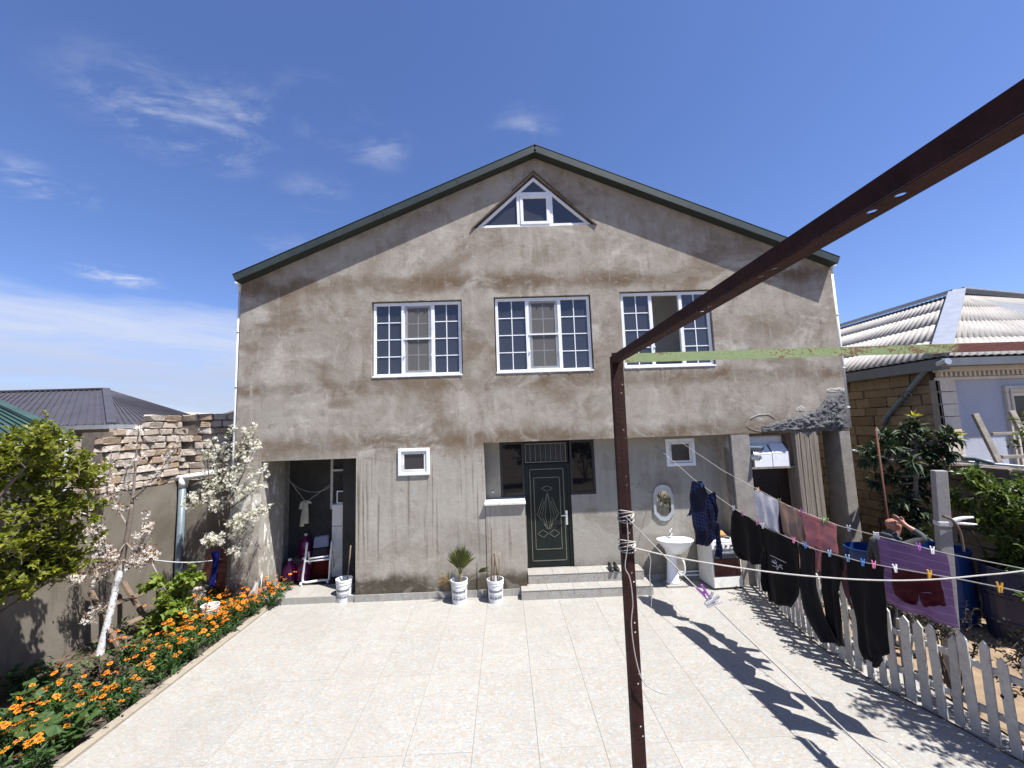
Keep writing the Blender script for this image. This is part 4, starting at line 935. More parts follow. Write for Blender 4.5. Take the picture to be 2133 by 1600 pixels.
# leafy tree at the left edge
def leafy_tree():
    t = thing('leafy_tree', 'bushy olive-green leafy tree in front of the left boundary wall', 'tree', (-6.25, -3.75, 0))
    ms, ml = MB(), MB(); base = Vector((-6.2, -3.75, -.05)); fork = Vector((-6.05, -3.6, .95))
    curve([base, (-6.22, -3.7, .5), fork], (.075, .06), ms)
    Yb = -3.0
    for (x, y, r, dy) in ((5, 1010, 85, 0), (90, 985, 62, .2), (135, 1065, 50, 0), (40, 1120, 85, -.2), (125, 1140, 48, .1), (10, 960, 50, .1), (85, 930, 34, .3), (150, 1000, 34, 0), (60, 1200, 65, -.1), (0, 1205, 70, -.2), (-100, 1060, 120, -.1), (-60, 970, 80, .2), (60, 950, 36, -.3), (100, 1080, 52, .3), (110, 1190, 40, 0)):
        c = onY(x, y, Yb+dy); rad = r*5/847
        curve([fork, fork.lerp(c, .45)+rv(.12), c-Vector((0, 0, rad*.4))], (.032, .012), ms, 6)
        for k in range(int(15+r/3.4)):
            p = c+Vector((rp.uniform(-1, 1), rp.uniform(-1, 1), rp.uniform(-1, .6)))*rad*.62
            d = Vector((rp.uniform(-.55, .75), rp.uniform(-.6, .6), rp.uniform(.15, 1.0)))
            shoot(ml, ms, p, d, rp.uniform(.18, .36), .086, 17, .005, .02, 0, .62, .6)
    for (x, y) in ((95, 868), (62, 885), (148, 905), (10, 905), (180, 955), (185, 1010), (110, 890), (90, 880), (165, 935)):
        p = onY(x, y+55, Yb+rp.uniform(-.2, .2)); shoot(ml, ms, p, onY(x, y, Yb)-p, .38, .08, 24, .005, 0, 0, .6, .6)
    ms.build('trunk', 'bark', t, smooth=True); ml.build('crown', 'leaf_olive', t)
leafy_tree()
# flowering cherries
def blossom(mb, c, r, n, mleaf=None, nl=4, lsz=.045):
    for i in range(n):
        p = c+rv(r*.62); f = (runit()+Vector((.2, -.35, .35))).normalized(); s = rp.uniform(.017, .025)
        a = f.cross(runit()).normalized(); b = f.cross(a)
        vs = [p]; 
        for k in range(5):
            an = 2*math.pi*k/5; an2 = an+.55; vs += [p+(a*math.cos(an)+b*math.sin(an))*s+f*s*.35, p+(a*math.cos(an2)+b*math.sin(an2))*s+f*s*.35]
        mb.add(vs, [(0, 1+2*k, 2+2*k) for k in range(5)], 0)
    for i in range(nl):
        leaf(mb, c+rv(r*.8), runit()+Vector((0, 0, .4)), runit(), lsz*rp.uniform(.8, 1.4), lsz*.5, 1)
def blossom_branch(mb, ms, pts, r0, r1, dens, spread, nf=9, nl=4, tstart=.25):
    out = curve(pts, (r0, r1), ms, 6, 5); n = len(out)
    for i in range(n):
        if i/n < tstart: continue
        for k in range(dens):
            p = out[i]+rv(.05)
            if rp.random() < .75:
                d = runit()+Vector((0, 0, .5)); L = rp.uniform(.03, spread); q = p+d*L
                ms.tube([p, q], [.004, .002], 4, cap=False); blossom(mb, q, .075, nf+3+rp.randint(-3, 3), 1, nl)
def tree_white(name, label, loc, stems, petal, leafm, Yb, trunkmat, barkm='bark'):
    t = thing(name, label, 'tree', loc, 'blossoming cherry trees'); mt_, mb_, fl = MB(), MB(), MB()
    for kind, pts, r0, r1, dens, spr, nl, ts in stems:
        P = [onY(x, y, Yb+(dy[0] if dy else 0)) for x, y, *dy in pts]
        if kind == 't':
            P[0].z = -.02 if r0 > .036 else P[0].z; curve(P, (r0, r1), mt_, 10)
        else: blossom_branch(fl, mb_, P, r0, r1, dens, spr, 9, nl, ts)
    mt_.build('trunk', trunkmat, t, smooth=True); mb_.build('branch', barkm, t, smooth=True); fl.build('blossom', [petal, leafm], t)
tree_white('cherry_tree', 'slim cherry tree with whitewashed trunk and sparse pale blossom beside the ladder', (-6.05, -1.5, 0), [
    ('t', [(207, 1372), (215, 1335), (230, 1275), (243, 1215), (256, 1160), (266, 1110), (275, 1050)], .055, .026, 0, 0, 0, 0),
    ('t', [(240, 1225), (256, 1195), (274, 1160, .05)], .035, .022, 0, 0, 0, 0),
    ('b', [(275, 1050), (281, 990), (285, 930), (290, 895)], .022, .006, 1, .06, 2, .35),
    ('b', [(268, 1100), (245, 1060, .1), (220, 1010, .1), (200, 975, .1)], .018, .005, 3, .16, 5, .2),
    ('b', [(245, 1205), (215, 1150, -.1), (190, 1110, -.2), (178, 1060, -.2)], .018, .005, 3, .15, 5, .2),
    ('b', [(222, 1030, .1), (230, 980, .1), (232, 935, .1)], .012, .005, 1, .05, 2, .3),
    ('b', [(276, 1040), (310, 1010, -.1), (345, 965, -.1), (372, 925, -.1)], .014, .003, 1, .06, 2, .3),
    ('b', [(285, 1040), (258, 1010, .1), (272, 960)], .012, .004, 1, .05, 2, .3),
    ('b', [(262, 1130), (285, 1150, -.15), (300, 1120, -.2), (305, 1085, -.2)], .014, .004, 2, .10, 5, .25),
    ('b', [(255, 1165), (285, 1180, -.2), (315, 1165, -.25), (330, 1150, -.25)], .012, .004, 2, .10, 7, .25),
    ('b', [(240, 1220), (205, 1205, -.1), (175, 1190, -.2), (160, 1215, -.2)], .012, .004, 2, .08, 4, .2),
    ('b', [(262, 1130), (240, 1160, -.2), (225, 1175, -.25), (215, 1190, -.2)], .010, .003, 3, .07, 7, .3),
    ('b', [(235, 1250), (205, 1270, -.15), (190, 1290, -.2)], .01, .003, 1, .06, 3, .3)], 'petal_pinkish', 'leaf_russet', -1.5, 'limewash', 'bark_pale')
st2 = [('t', [(470, 1262), (474, 1210), (478, 1150), (472, 1090), (478, 1030)], .042, .022, 0, 0, 0, 0), ('t', [(476, 1165), (462, 1115, .1), (452, 1060, .1)], .022, .014, 0, 0, 0, 0)]
for pts, dens in (([(478, 1030), (490, 980), (505, 930), (520, 895)], 3), ([(478, 1030), (465, 980, .1), (470, 930, .1), (490, 895, .1)], 2), ([(452, 1060), (440, 1010), (432, 960), (450, 920)], 3), ([(455, 1065), (425, 1045), (405, 1040), (392, 1055)], 3),
        ([(478, 1060), (505, 1040, -.2), (530, 1020, -.2), (545, 985, -.25)], 3), ([(475, 1090), (505, 1085, -.2), (530, 1075, -.25), (548, 1068, -.3)], 3), ([(476, 1110), (500, 1110, -.2), (520, 1100, -.2)], 3), ([(474, 1150), (455, 1135, -.2), (440, 1130, -.2), (432, 1142)], 2),
        ([(476, 1140), (495, 1150, -.2), (505, 1145, -.2)], 2), ([(480, 1040), (500, 1000, -.2), (518, 960, -.2), (535, 925, -.2)], 2), ([(470, 1080), (450, 1040, .2), (442, 985, .2), (460, 940, .2)], 3)):
    st2.append(('b', pts, .014, .004, dens, .16, 3, .10))
tree_white('cherry_tree', 'cherry tree thick with white blossom in front of the house left corner', (-5.55, .3, 0), st2, 'petal_white', 'leaf_cherry', -.1, 'bark')
# small bushes -----------------------------------------------------------
def bush(name, label, cat, loc, blobs, mat, ls, nsh, lw=.8, stem='bark', L=(.12, .28), up=.5, per=14, group=None, extra=None, part='foliage'):
    loc = Vector(loc); t = thing(name, label, cat, loc, group); ml, ms = MB(), MB()
    for (c, r) in blobs:
        c = Vector(c); curve([loc, loc.lerp(c, .5)+rv(.05), c], (.014, .006), ms, 5, 3)
        for k in range(nsh):
            d = runit(); d.z = abs(d.z)*.8+up*.4; p = c+rv(r*.5); shoot(ml, ms, p, d, rp.uniform(*L), ls, per, .004, .03, 0 if extra is None or rp.random() > extra[1] else 1, lw, .4)
    ml.build(part, [mat] if extra is None else [mat, extra[0]], t); ms.build('stem', stem, t, smooth=True); return t
B = lambda x, y, Y, r: (onY(x, y, Y), r)
bush('currant_bush', 'bright yellow-green leafy bush growing in front of the left yard wall', 'bush', (-5.45, -1.0, 0), [B(345, 1290, -1.05, .2), B(375, 1300, -1.1, .22), B(365, 1270, -1.1, .2), B(395, 1212, -1.0, .1), B(385, 1225, -1.0, .13), B(375, 1260, -1.0, .18), B(355, 1250, -1.05, .14), B(325, 1225, -1, .07), B(365, 1325, -1.15, .16)], 'leaf_lime', .10, 15, 1.0, 'bark', (.1, .24), .5, 9)
bush('rose_bush', 'dark reddish rose bush in the middle of the flower bed', 'bush', (-5.2, -2.35, 0), [B(190, 1420, -2.35, .16), B(225, 1400, -2.35, .16), B(215, 1450, -2.45, .18), B(250, 1420, -2.3, .14), B(180, 1460, -2.5, .14)], 'leaf_rose', .05, 16, .7, 'bark', (.1, .25), .7, 13)
def bigleaf(mb, p, d, n, s):
    d = d.normalized(); sd = d.cross(n).normalized(); n = sd.cross(d); k = 14; vs = [p+d*s*.1]
    for i in range(k):
        a = -2.5+5.0*i/(k-1); rr = s*.55*(1+.16*math.cos(a*4.2)); q = p+d*s*.35+d*math.cos(a)*rr+sd*math.sin(a)*rr; vs.append(q-n*s*.10*(abs(math.sin(a*2.1))+.4*(1-math.cos(a))))
    mb.add(vs, [(0, i, i+1) for i in range(1, k)], 0)
BL = []
for i in range(5):
    m_ = MB(); bigleaf(m_, Vector(), Vector((1, 0, rp.uniform(-.1, .25))), Vector((0, 0, 1))+rv(.3), 1.0); BL.append(m_.me('leaf', 'leaf_mallow'))
for i, (x, y, h, lab) in enumerate(((60, 1545, .34, 'broad-leaved mallow plant lowest in the left corner of the bed'), (140, 1530, .36, 'broad-leaved mallow plant beside the kerb with fresh green leaves'), (15, 1505, .42, 'broad-leaved mallow plant against the left edge of the picture'), (45, 1420, .3, 'broad-leaved mallow plant near the foot of the yard wall'))):
    p = onZ(x, y+h*60, 0); t = thing('mallow_plant', lab, 'plant', p, 'mallow plants in the flower bed'); ms = MB()
    for k in range(30):
        a = rp.uniform(0, 6.28); rr = rp.uniform(.03, .22); q = p+Vector((math.cos(a)*rr, math.sin(a)*rr, h*rp.uniform(.4, 1.05)*(1-.5*rr))); ms.tube([p, p.lerp(q, .6)+Vector((0, 0, .04)), q], .004, 4, cap=False)
        o = link('leaf', BL[k % 5], t, q); sz_ = rp.uniform(.07, .13); o.scale = (sz_, sz_, sz_); o.rotation_euler = (rp.uniform(-.4, .4), rp.uniform(-.3, .4), a)
    ms.build('stem', 'leaf_mallow', t)
# calendulas -------------------------------------------------------------
def flowermesh(i):
    r = random.Random(i); mb = MB(); n = 13; R_ = .032
    vs = [(0, 0, .004)]
    for k in range(n):
        a = 2*math.pi*k/n; w = math.pi/n*.95; rr = R_*r.uniform(.9, 1.08); z = r.uniform(-.004, .006)
        b0 = len(mb.v); mb.add([(math.cos(a)*.008, math.sin(a)*.008, .003), (math.cos(a-w)*rr*.8, math.sin(a-w)*rr*.8, z+.004), (math.cos(a)*rr, math.sin(a)*rr, z), (math.cos(a+w)*rr*.8, math.sin(a+w)*rr*.8, z+.004)], [(0, 1, 2, 3)], 0)
    mb.add([(0, 0, .009)]+[(math.cos(2*math.pi*k/8)*.011, math.sin(2*math.pi*k/8)*.011, .006) for k in range(8)], [(0, 1+k, 1+(k+1) % 8) for k in range(8)], 1)
    return mb.me('flower', ['petal_orange', 'petal_core'])
def calfol(i):
    ml = MB()
    for k in range(9):
        a = rp.uniform(0, 6.28); d = Vector((math.cos(a)*.45, math.sin(a)*.45, 1)); shoot(ml, ml, Vector((rp.uniform(-.05, .05), rp.uniform(-.05, .05), 0)), d, rp.uniform(.18, .34), .085, 12, .004, .02, 0, .28, .6)
    return ml.me('foliage', 'leaf_calendula')
FM = [flowermesh(i) for i in range(4)]; CF = [calfol(i) for i in range(6)]
cal = []
def calx(y): return -4.50 if y < -.2 else -4.36
tries = 0
while len(cal) < 92 and tries < 6000:
    tries += 1; y = rp.uniform(-3.9, .45) if rp.random() < .6 else rp.uniform(-1.6, .45); x = calx(y)-abs(rp.gauss(0, .60))-.02
    if x < -6.35: continue
    if y < -3.0 and x > -5.0 and rp.random() < .55: continue
    if (Vector((x, y))-Vector((-5.2, -2.35))).length < .34 or (Vector((x, y))-Vector((-5.45, -1.0))).length < .3: continue
    if x < -5.45 and -1.8 < y < -.95: continue
    if any((Vector((x, y))-Vector(c)).length < .15 for c in cal): continue
    cal.append((x, y))
nf = 0
for (x, y) in cal:
    t = thing('calendula_plant', 'orange calendula plant growing in the flower bed along the left wall', 'flower', (x, y, 0), 'calendulas in the flower bed')
    s = rp.uniform(.75, 1.15); f = link('foliage', rp.choice(CF), t, (x, y, 0)); f.scale = (s*rp.uniform(.9, 1.25), s*rp.uniform(.9, 1.25), s); f.rotation_euler = (0, 0, rp.uniform(0, 6.28))
    for k in range(rp.choice((6, 7, 8, 9)) if y > -1.7 and x > -5.1 else rp.choice((3, 4, 5, 6))):
        if nf >= 620: break
        a = rp.uniform(0, 6.28); rr = rp.uniform(.02, .17); fl = link('flower', rp.choice(FM), t, (x+math.cos(a)*rr, y+math.sin(a)*rr, s*rp.uniform(.20, .43))); nf += 1
        fl.rotation_euler = (rp.uniform(-.5, .5)+.25, rp.uniform(-.2, .6), rp.uniform(0, 6)); sc = rp.uniform(.6, 1.3); fl.scale = (sc, sc, sc)
ml = MB()
for i in range(2600):
    y = rp.uniform(-4.6, .5); x = calx(y)+.06-rp.uniform(.0, 2.0)
    if x < -6.5 or (x < -5.45 and -1.8 < y < -.95 and rp.random() < .6): continue
    p = Vector((x, y, rp.uniform(0, .14))); leaf(ml, p, Vector((rp.uniform(-1, 1), rp.uniform(-1, 1), rp.uniform(.2, 1.4))), Vector((0, 0, 1))+rv(.4), rp.uniform(.06, .13), rp.uniform(.02, .035))
o = ml.build('bed_foliage', 'leaf_calendula'); tag(o, 'low green foliage covering the soil of the flower bed', 'foliage', kind='stuff')
# loquat -----------------------------------------------------------------
lq = thing('loquat_tree', 'dark glossy loquat tree with yellow young tips by the neighbouring stone wall', 'tree', (7.15, -.6, 0)); ms, ml = MB(), MB()
Yq = -.9; fork = Vector((7.15, -.75, 1.15)); curve([(7.15, -.6, -.05), (7.1, -.65, .6), fork], (.06, .05), ms)
curve([fork, (7.2, -.8, 1.9), (7.25, -.85, 2.6)], (.045, .025), ms)
for (x, y, dy, yg) in ((1800, 935, .1, 0), (1815, 950, 0, 0), (1832, 905, .1, 0), (1850, 930, -.1, 0), (1880, 895, 0, 0), (1905, 872, 0, 1), (1890, 920, .15, 0), (1925, 895, 0, 0), (1870, 950, .2, 0), (1900, 960, -.2, 0), (1940, 940, -.1, 0), (1962, 925, -.1, 0), (1985, 905, -.2, 0), (2000, 912, -.2, 1), (1985, 940, -.2, 0), (1955, 960, .1, 0), (1870, 985, .3, 0), (1905, 1000, .3, 0), (1845, 985, .2, 0), (1850, 1045, .1, 0), (1880, 1040, .1, 0), (1900, 1070, .1, 0), (1870, 1075, .2, 0), (1925, 1060, .0, 0), (1935, 1020, .1, 0), (1895, 1110, .2, 0), (1930, 1100, .2, 0), (1915, 985, .5, 0), (1885, 1010, .5, 0), (1940, 985, .4, 0), (1815, 1000, .4, 0), (1860, 905, .4, 0), (1930, 925, .4, 0), (1795, 955, .35, 0)):
    c = onY(x, y, Yq+dy); st = fork.lerp(Vector((7.25, -.85, 2.6)), max(0, min(1, (c.z-1.1)/1.6)))
    pts = curve([st, st.lerp(c, .55)+Vector((0, 0, -.05)), c], (.018, .008), ms, 6, 4); ax = (pts[-1]-pts[-3]).normalized()
    for k in range(36):
        o_ = ax.cross(runit()).normalized(); d = o_+ax*rp.uniform(-.2, .9)+Vector((0, 0, rp.uniform(-.35, .2))); leaf(ml, c-ax*rp.uniform(0, .22), d, Vector((0, 0, 1))+rv(.3), rp.uniform(.15, .27), rp.uniform(.055, .08), 0, .2, .18)
    if yg:
        for k in range(14): d = runit(); d.z = abs(d.z)*.9+.35; leaf(ml, c+Vector((0, 0, .02)), d, Vector((0, 0, 1))+rv(.3), rp.uniform(.1, .17), .035, 1)
ms.build('trunk', 'bark_pale', lq, smooth=True); ml.build('crown', ['leaf_loquat', 'leaf_young'], lq)
bush('laurel_shrub', 'bright glossy green shrub at the right edge above the barrels', 'bush', (7.4, -2.0, 0), [B(x, y, Y, r) for x, y, Y, r in ((2020, 1005, -1.9, .12), (2055, 1025, -2.0, .16), (2095, 1060, -2.1, .22), (2110, 1100, -2.2, .28), (2095, 1130, -2.1, .2), (2075, 1085, -2.0, .15), (2125, 1170, -2.2, .3), (2105, 1190, -2.1, .2), (2120, 1240, -2.3, .2), (2150, 1060, -2.2, .3), (2180, 1150, -2.3, .35), (2000, 1060, -1.7, .12), (2125, 1030, -1.9, .15))], 'leaf_bright', .13, 13, .40, 'bark', (.15, .34), .5, 15)
# roses along the picket fence
for i, (x, y, r, lab) in enumerate(((4.52, -1.75, .34, 'leafy rose bush leaning through the pickets below the black trousers'), (4.55, -2.55, .3, 'rose bush behind the pickets under the purple towel'), (4.75, -3.35, .3, 'rose bush showing above the nearest pickets'), (4.8, -4.2, .38, 'rose bush behind the last pickets at the right edge'), (4.62, -.9, .26, 'low rose bush by the fence near the stove'))):
    bl = [(Vector((x+rp.uniform(-.22, .12), y+rp.uniform(-.3, .3), rp.uniform(.3, .95))), r*.5) for k in range(7)]
    bush('rose_bush', lab, 'bush', (x, y, 0), bl, 'leaf_rose' if i != 1 else 'leaf_calendula', .045, 9, .65, 'bark', (.15, .34), .5, 9, 'roses along the picket fence')

# trees outside the picture: one by the fence (its dappled shade falls on the yard) and the garden behind the camera
ot = bush('plum_tree', 'small plum tree off the right edge shading the near paving', 'tree', (5.75, -5.0, 0), [((5.2+rp.uniform(-.35, .6), -4.45+rp.uniform(-.7, .6), 2.45+rp.uniform(-.35, .5)), .3) for k in range(15)], 'leaf_bright', .07, 9, .6, 'bark', (.18, .4), .3, 12, part='crown')
for i, (x, y, lab) in enumerate(((1.5, -14.5, 'leafy tree behind the viewpoint seen in the porch mirror'), (4.6, -15.5, 'second leafy tree behind the viewpoint farther right'), (-2.5, -16, 'leafy tree behind the viewpoint towards the left'))):
    bush('garden_tree', lab, 'tree', (x, y, 0), [((x+rp.uniform(-1.2, 1.2), y+rp.uniform(-.8, .8), rp.uniform(.6, 3.4)), .8) for k in range(22)], 'leaf_loquat', .22, 12, .6, 'bark', (.3, .7), .3, 9, 'trees behind the viewpoint', part='crown')
# ------------------------------------------------------------------ objects by the house
def bucket(label, c, r=.145, h=.36, group='white paint buckets', print_=True, handle=True):
    c = Vector(c); t = thing('bucket', label, 'bucket', c, group); n = 28
    mb = MB(); mb.lathe([(.001, .002), (r*.86, 0), (r*.9, h*.25), (r*.985, h*.80), (r*1.03, h*.80), (r*1.03, h*.84), (r*1.0, h*.86), (r*1.0, h*.90), (r*1.05, h*.91), (r*1.05, h), (r*.97, h), (r*.93, h*.8), (r*.85, .03), (.001, .02)], c, n); mb.build('body', 'bucket_white', t, smooth=False)
    if print_:
        # printed label: lines and blocks of lettering wrapped on the side
        mb = MB()
        def wrap(a0, a1, z0, z1):
            k = max(2, int(abs(a1-a0)/.09)); vs = []
            for i in range(k+1):
                a = a0+(a1-a0)*i/k
                for z in (z0, z1): rr = r*(.9+.085*min(1, max(0, (z/h-.25)/.55)))+.0015; vs.append(c+Vector((rr*math.cos(a), rr*math.sin(a), z)))
            mb.add(vs, [(2*i, 2*i+2, 2*i+3, 2*i+1) for i in range(k)])
        q = random.Random(int(c.x*100)); a0 = -math.pi/2-.85
        for (z, hh) in ((.56, .016), (.49, .05), (.36, .014), (.31, .012), (.2, .05)):
            a = a0
            while a < a0+1.8:
                w = q.uniform(.05, .16); wrap(a, a+w, h*z, h*z+hh*.8*q.uniform(.7, 1.1)); a += w+q.uniform(.03, .08)
        tag(mb.build('printed_label', 'print_blue', t), kind='stuff')
    if handle:
        mb = MB(); mb.tube([c+Vector((r*1.06*math.cos(a), r*1.06*math.sin(a)*.9, h*.82-.13*math.sin(a*1.0)*0-.11*abs(math.sin(a)))) for a in [math.pi+math.pi*i/12 for i in range(13)]], .003, 5); mb.build('handle', 'wire_dark', t)
    return t
bucket('white paint bucket holding a stick at the store room doorway', (-3.13, .10, 0), .15, .40)
sb = thing('stick', 'thin stick standing in the bucket at the store room doorway', 'stick', (-3.1, .12, .03)); MB().tube([(-3.12, .1, .03), (-3.06, .13, .6), (-2.98, .0, 1.02)], .011, 6).build('stick', 'wood_brown', sb, smooth=True)
bp = bucket('white paint bucket with a young palm by the porch', (-.93, -.20, 0), .15, .40); bs = bucket('white paint bucket with dry stalks next to the palm bucket', (-.27, -.22, 0), .148, .39)
for b_, nm, lab in (((-.93, -.20), 'palm_plant', 'young fan palm growing in a white bucket'), ((-.27, -.22), 'dry_plant', 'dry bare stalks standing in a white bucket')):
    x, y = b_; t = thing(nm, lab, 'plant', (x, y, .3)); MB().lathe([(.001, .31), (.128, .3)], (x, y, 0), 16).build('soil', 'soil', t)
    if nm == 'palm_plant':
        ml, md = MB(), MB(); c = Vector((x+.02, y, .32)); MB().tube([c, c+Vector((0, 0, .16))], [.02, .03], 7).build('stem', 'leaf_dry', t)
        def fan(mb, c0, d, L, n=16, spread=1.25, w=.020):
            d = d.normalized(); sd = d.cross(Vector((0, 1, .3))).normalized(); nn = sd.cross(d)
            for i in range(n):
                a = -spread+2*spread*i/(n-1); dd = (d*math.cos(a)+sd*math.sin(a)+nn*rp.uniform(-.08, .08)); l = L*rp.uniform(.8, 1.1)*(1-.25*abs(a)/spread)
                p0 = c0+dd*.03; s = dd.cross(nn).normalized()*w*.5; p1 = c0+dd*l*.55; p2 = c0+dd*l+Vector((0, 0, -.12*l*rp.random()))
                mb.add([p0, p1+s+nn*.004, p2, p1-s+nn*.004], [(0, 1, 2), (0, 2, 3)])
        for (dx, dz, pl, L) in ((-.10, 1, .18, .42), (.12, 1, .2, .42), (.0, 1, .14, .5), (-.3, 1, .15, .38), (.35, 1, .15, .38), (.05, 1.2, .2, .4), (-.15, .9, .1, .36), (.22, 1, .1, .36)):
            d = Vector((dx, rp.uniform(-.3, .2), dz)).normalized(); c1 = c+Vector((0, 0, .13)); MB_ = ml; ml.tube([c1, c1+d*pl], .006, 4, cap=False); fan(ml, c1+d*pl, d, L, 18, .62)
        d = Vector((.95, -.1, .55)); ml.tube([c, c+d*.33], .006, 4); fan(ml, c+d*.33, d, .26, 10, .35)
        for d in (Vector((-1, -.1, .35)), Vector((-.9, .1, .05))): md.tube([c, c+d*.22], .005, 4); fan(md, c+d*.22, d, .26, 12, 1.2, .012)
        ml.build('frond', 'leaf_palm', t); md.build('dry_frond', 'leaf_dry', t)
    else:
        for pts, r in (([(-.33, -.22, .3), (-.325, -.2, .8), (-.31, -.2, 1.32)], (.018, .004)), ([(-.345, -.24, .3), (-.36, -.23, 1.0)], (.006, .002)), ([(-.30, -.22, .3), (-.26, -.24, .85)], (.016, .016)), ([(-.22, -.2, .3), (-.25, -.2, .62), (-.29, -.22, .84)], (.012, .010)), ([(-.2, -.22, .3), (-.185, -.22, .84)], (.014, .010))):
            MB_ = MB(); curve(pts, r, MB_, 6); MB_.build('stalk', 'leaf_dry' if r[0] in (.014, .006) else 'wood_brown', t, smooth=True)
# wash basin, mirror, stove, shoes
wb = thing('wash_basin', 'white ceramic pedestal wash basin against the porch wall', 'basin', (3.2, .12, 0))
cx, cy = 3.22, .13; mb = MB(); n = 36
def sup(t, a, b, e=.75): c, s = math.cos(t), math.sin(t); return (a*math.copysign(abs(c)**e, c), b*math.copysign(abs(s)**e, s))
rings = [(.04, .04, .60), (.12, .11, .62), (.22, .19, .69), (.31, .25, .80), (.335, .27, .845), (.34, .275, .86), (.33, .265, .868), (.30, .235, .865), (.27, .20, .85), (.20, .15, .79), (.10, .08, .755), (.02, .02, .75)]
vs = []
for a, b_, z in rings:
    for j in range(n):
        x, y = sup(2*math.pi*j/n, a, b_, .82); y = y-(.02 if y < 0 else 0)*abs(y)/b_
        vs.append((cx+x, cy+min(y, .265), z-.018*(y/.27)*(z > .78)))
mb.add(vs, [(i*n+j, i*n+(j+1) % n, (i+1)*n+(j+1) % n, (i+1)*n+j) for i in range(len(rings)-1) for j in range(n)]); mb.build('bowl', 'ceramic', wb, smooth=True)
mb = MB(); mb.lathe([(.001, .0), (.135, 0), (.135, .03), (.115, .06), (.095, .35), (.10, .55), (.14, .66)], (cx-.06, .2, .035), 24, 0, 1, .85); mb.build('pedestal', 'ceramic', wb, smooth=True)
MB().box(cx-.24, cx+.16, .03, .38, .001, .035).build('plinth_tile', 'floor_tile', wb, bev=.004)
mb = MB(); mb.tube([(cx, .33, .86), (cx, .33, 1.0), (cx+.005, .30, 1.02), (cx, .28, 1.0)], .012, 8); mb.tube([(cx, .33, .92), (cx-.02, .22, .95), (cx-.02, .19, .93)], .014, 8); mb.tube([(cx-.03, .33, .87), (cx+.03, .33, .87)], .02, 8); mb.build('tap', 'chrome', wb, smooth=True)
mb = MB(); pts = [(cx+.12, .30, .50), (cx+.16, .28, .46), (cx+.20, .26, .36), (cx+.20, .26, .2), (cx+.15, .27, .14), (cx+.1, .3, .2)]
curve(pts, (.024, .024), mb, 10, 5); mb.build('drain_hose', 'pvc_dirty', wb, smooth=True)
mb = MB(); mb.tube([(cx+.1, .39, .16), (cx+1.0, .39, .16)], .016, 8); mb.tube([(cx+.1, .39, .09), (cx+1.0, .39, .09)], .016, 8); mb.build('supply_pipe', 'white_pvc', wb, smooth=True)
mr_ = thing('wall_mirror', 'arched mirror with pale rim hanging above the wash basin', 'mirror', (3.15, YP, 1.5))
def mirpoly(s, o=0):
    out = []; cx_, z0, z1, w = 3.155, 1.15, 1.87, .205
    for t in [math.pi*i/8 for i in range(9)]: out.append((cx_+math.cos(t)*w*.85*s, z1-.13+math.sin(t)*.13*s-(1-s)*.3))
    out += [(cx_-w*s, z1-.2-(1-s)*.2), (cx_-w*s, z0+.15+(1-s)*.2), (cx_-w*.45*s, z0+.02+(1-s)*.34), (cx_, z0+(1-s)*.36), (cx_+w*.45*s, z0+.02+(1-s)*.34), (cx_+w*s, z0+.15+(1-s)*.2), (cx_+w*s, z1-.2-(1-s)*.2)]
    return out
mb = MB(); mb.prism(mirpoly(1), YP-.03, YP-.003); mb.build('rim', 'mirror_rim', mr_); mb = MB(); mb.prism(mirpoly(.72), YP-.036, YP-.0302); mb.build('glass', 'mirror', mr_)
sv = thing('gas_stove', 'old white gas stove with dark red oven door beside the fence', 'stove', (4.05, .1, 0)); M = Matrix.Translation((3.78, -.15, 0)) @ Matrix.Rotation(R(3), 4, 'Z')
def sbox(name, mat, *a, bev=.006, parent=sv): mb = MB(); mb.box(*a, 0, M); return mb.build(name, mat, parent, bev=bev)
body = sbox('body', 'enamel', 0, .57, 0, .52, .03, .84); sbox('hob', 'enamel', -.008, .578, -.012, .53, .842, .875); sbox('control_panel', 'enamel', .004, .566, -.022, -.002, .73, .835)
od = sbox('oven_door', 'stove_glass', .03, .54, -.020, -.002, .24, .70); sbox('door_strip', 'slate_metal', .03, .54, -.024, -.0205, .56, .70, parent=od); sbox('handle', 'chrome', .06, .51, -.055, -.035, .655, .68, parent=od); sbox('drawer', 'enamel', .006, .564, -.016, -.002, .04, .225)
for i in range(5):
    mb = MB(); c = M @ Vector((.08+i*.10, -.024, .785)); mb.tube([c, c+Vector((0, -.022, 0))], .017, 12); mb.build('knob', 'black_plastic', sv)
for x, y in ((.14, .14), (.42, .14), (.14, .38), (.42, .38)):
    mb = MB(); c = M @ Vector((x, y, .876)); mb.lathe([(.05, 0), (.05, .012), (.03, .018), (.001, .018)], c, 14)
    for k in range(4): d = Vector((math.cos(k*math.pi/2), math.sin(k*math.pi/2), 0)); mb.bar(c+d*.03+Vector((0, 0, .025)), c+d*.1+Vector((0, 0, .025)), .01, .01)
    mb.build('burner', 'black_plastic', sv)
for x in (.03, .54): sbox('foot', 'black_plastic', x-.02, x+.02, .03, .07, .0, .03)
def lumpcloth(name, label, cat, c, sx, sy, sz, mat, seed, nx=18, ny=18):
    mb = MB(); vs = []
    for i in range(nx+1):
        for j in range(ny+1):
            u, v = i/nx*2-1, j/ny*2-1; e = max(0, 1-max(abs(u), abs(v))**3); h = sz*e*(.55+.8*abs(mnoise.noise((u*1.8+seed, v*1.8, seed))))
            vs.append((c[0]+u*sx*(1+.12*mnoise.noise((v*3, seed, 1))), c[1]+v*sy*(1+.12*mnoise.noise((u*3, 2, seed))), c[2]+h+.004))
    mb.add(vs, [(i*(ny+1)+j, (i+1)*(ny+1)+j, (i+1)*(ny+1)+j+1, i*(ny+1)+j+1) for i in range(nx) for j in range(ny)])
    return tag(mb.build(name, mat, smooth=True, solid=.004), label, cat)
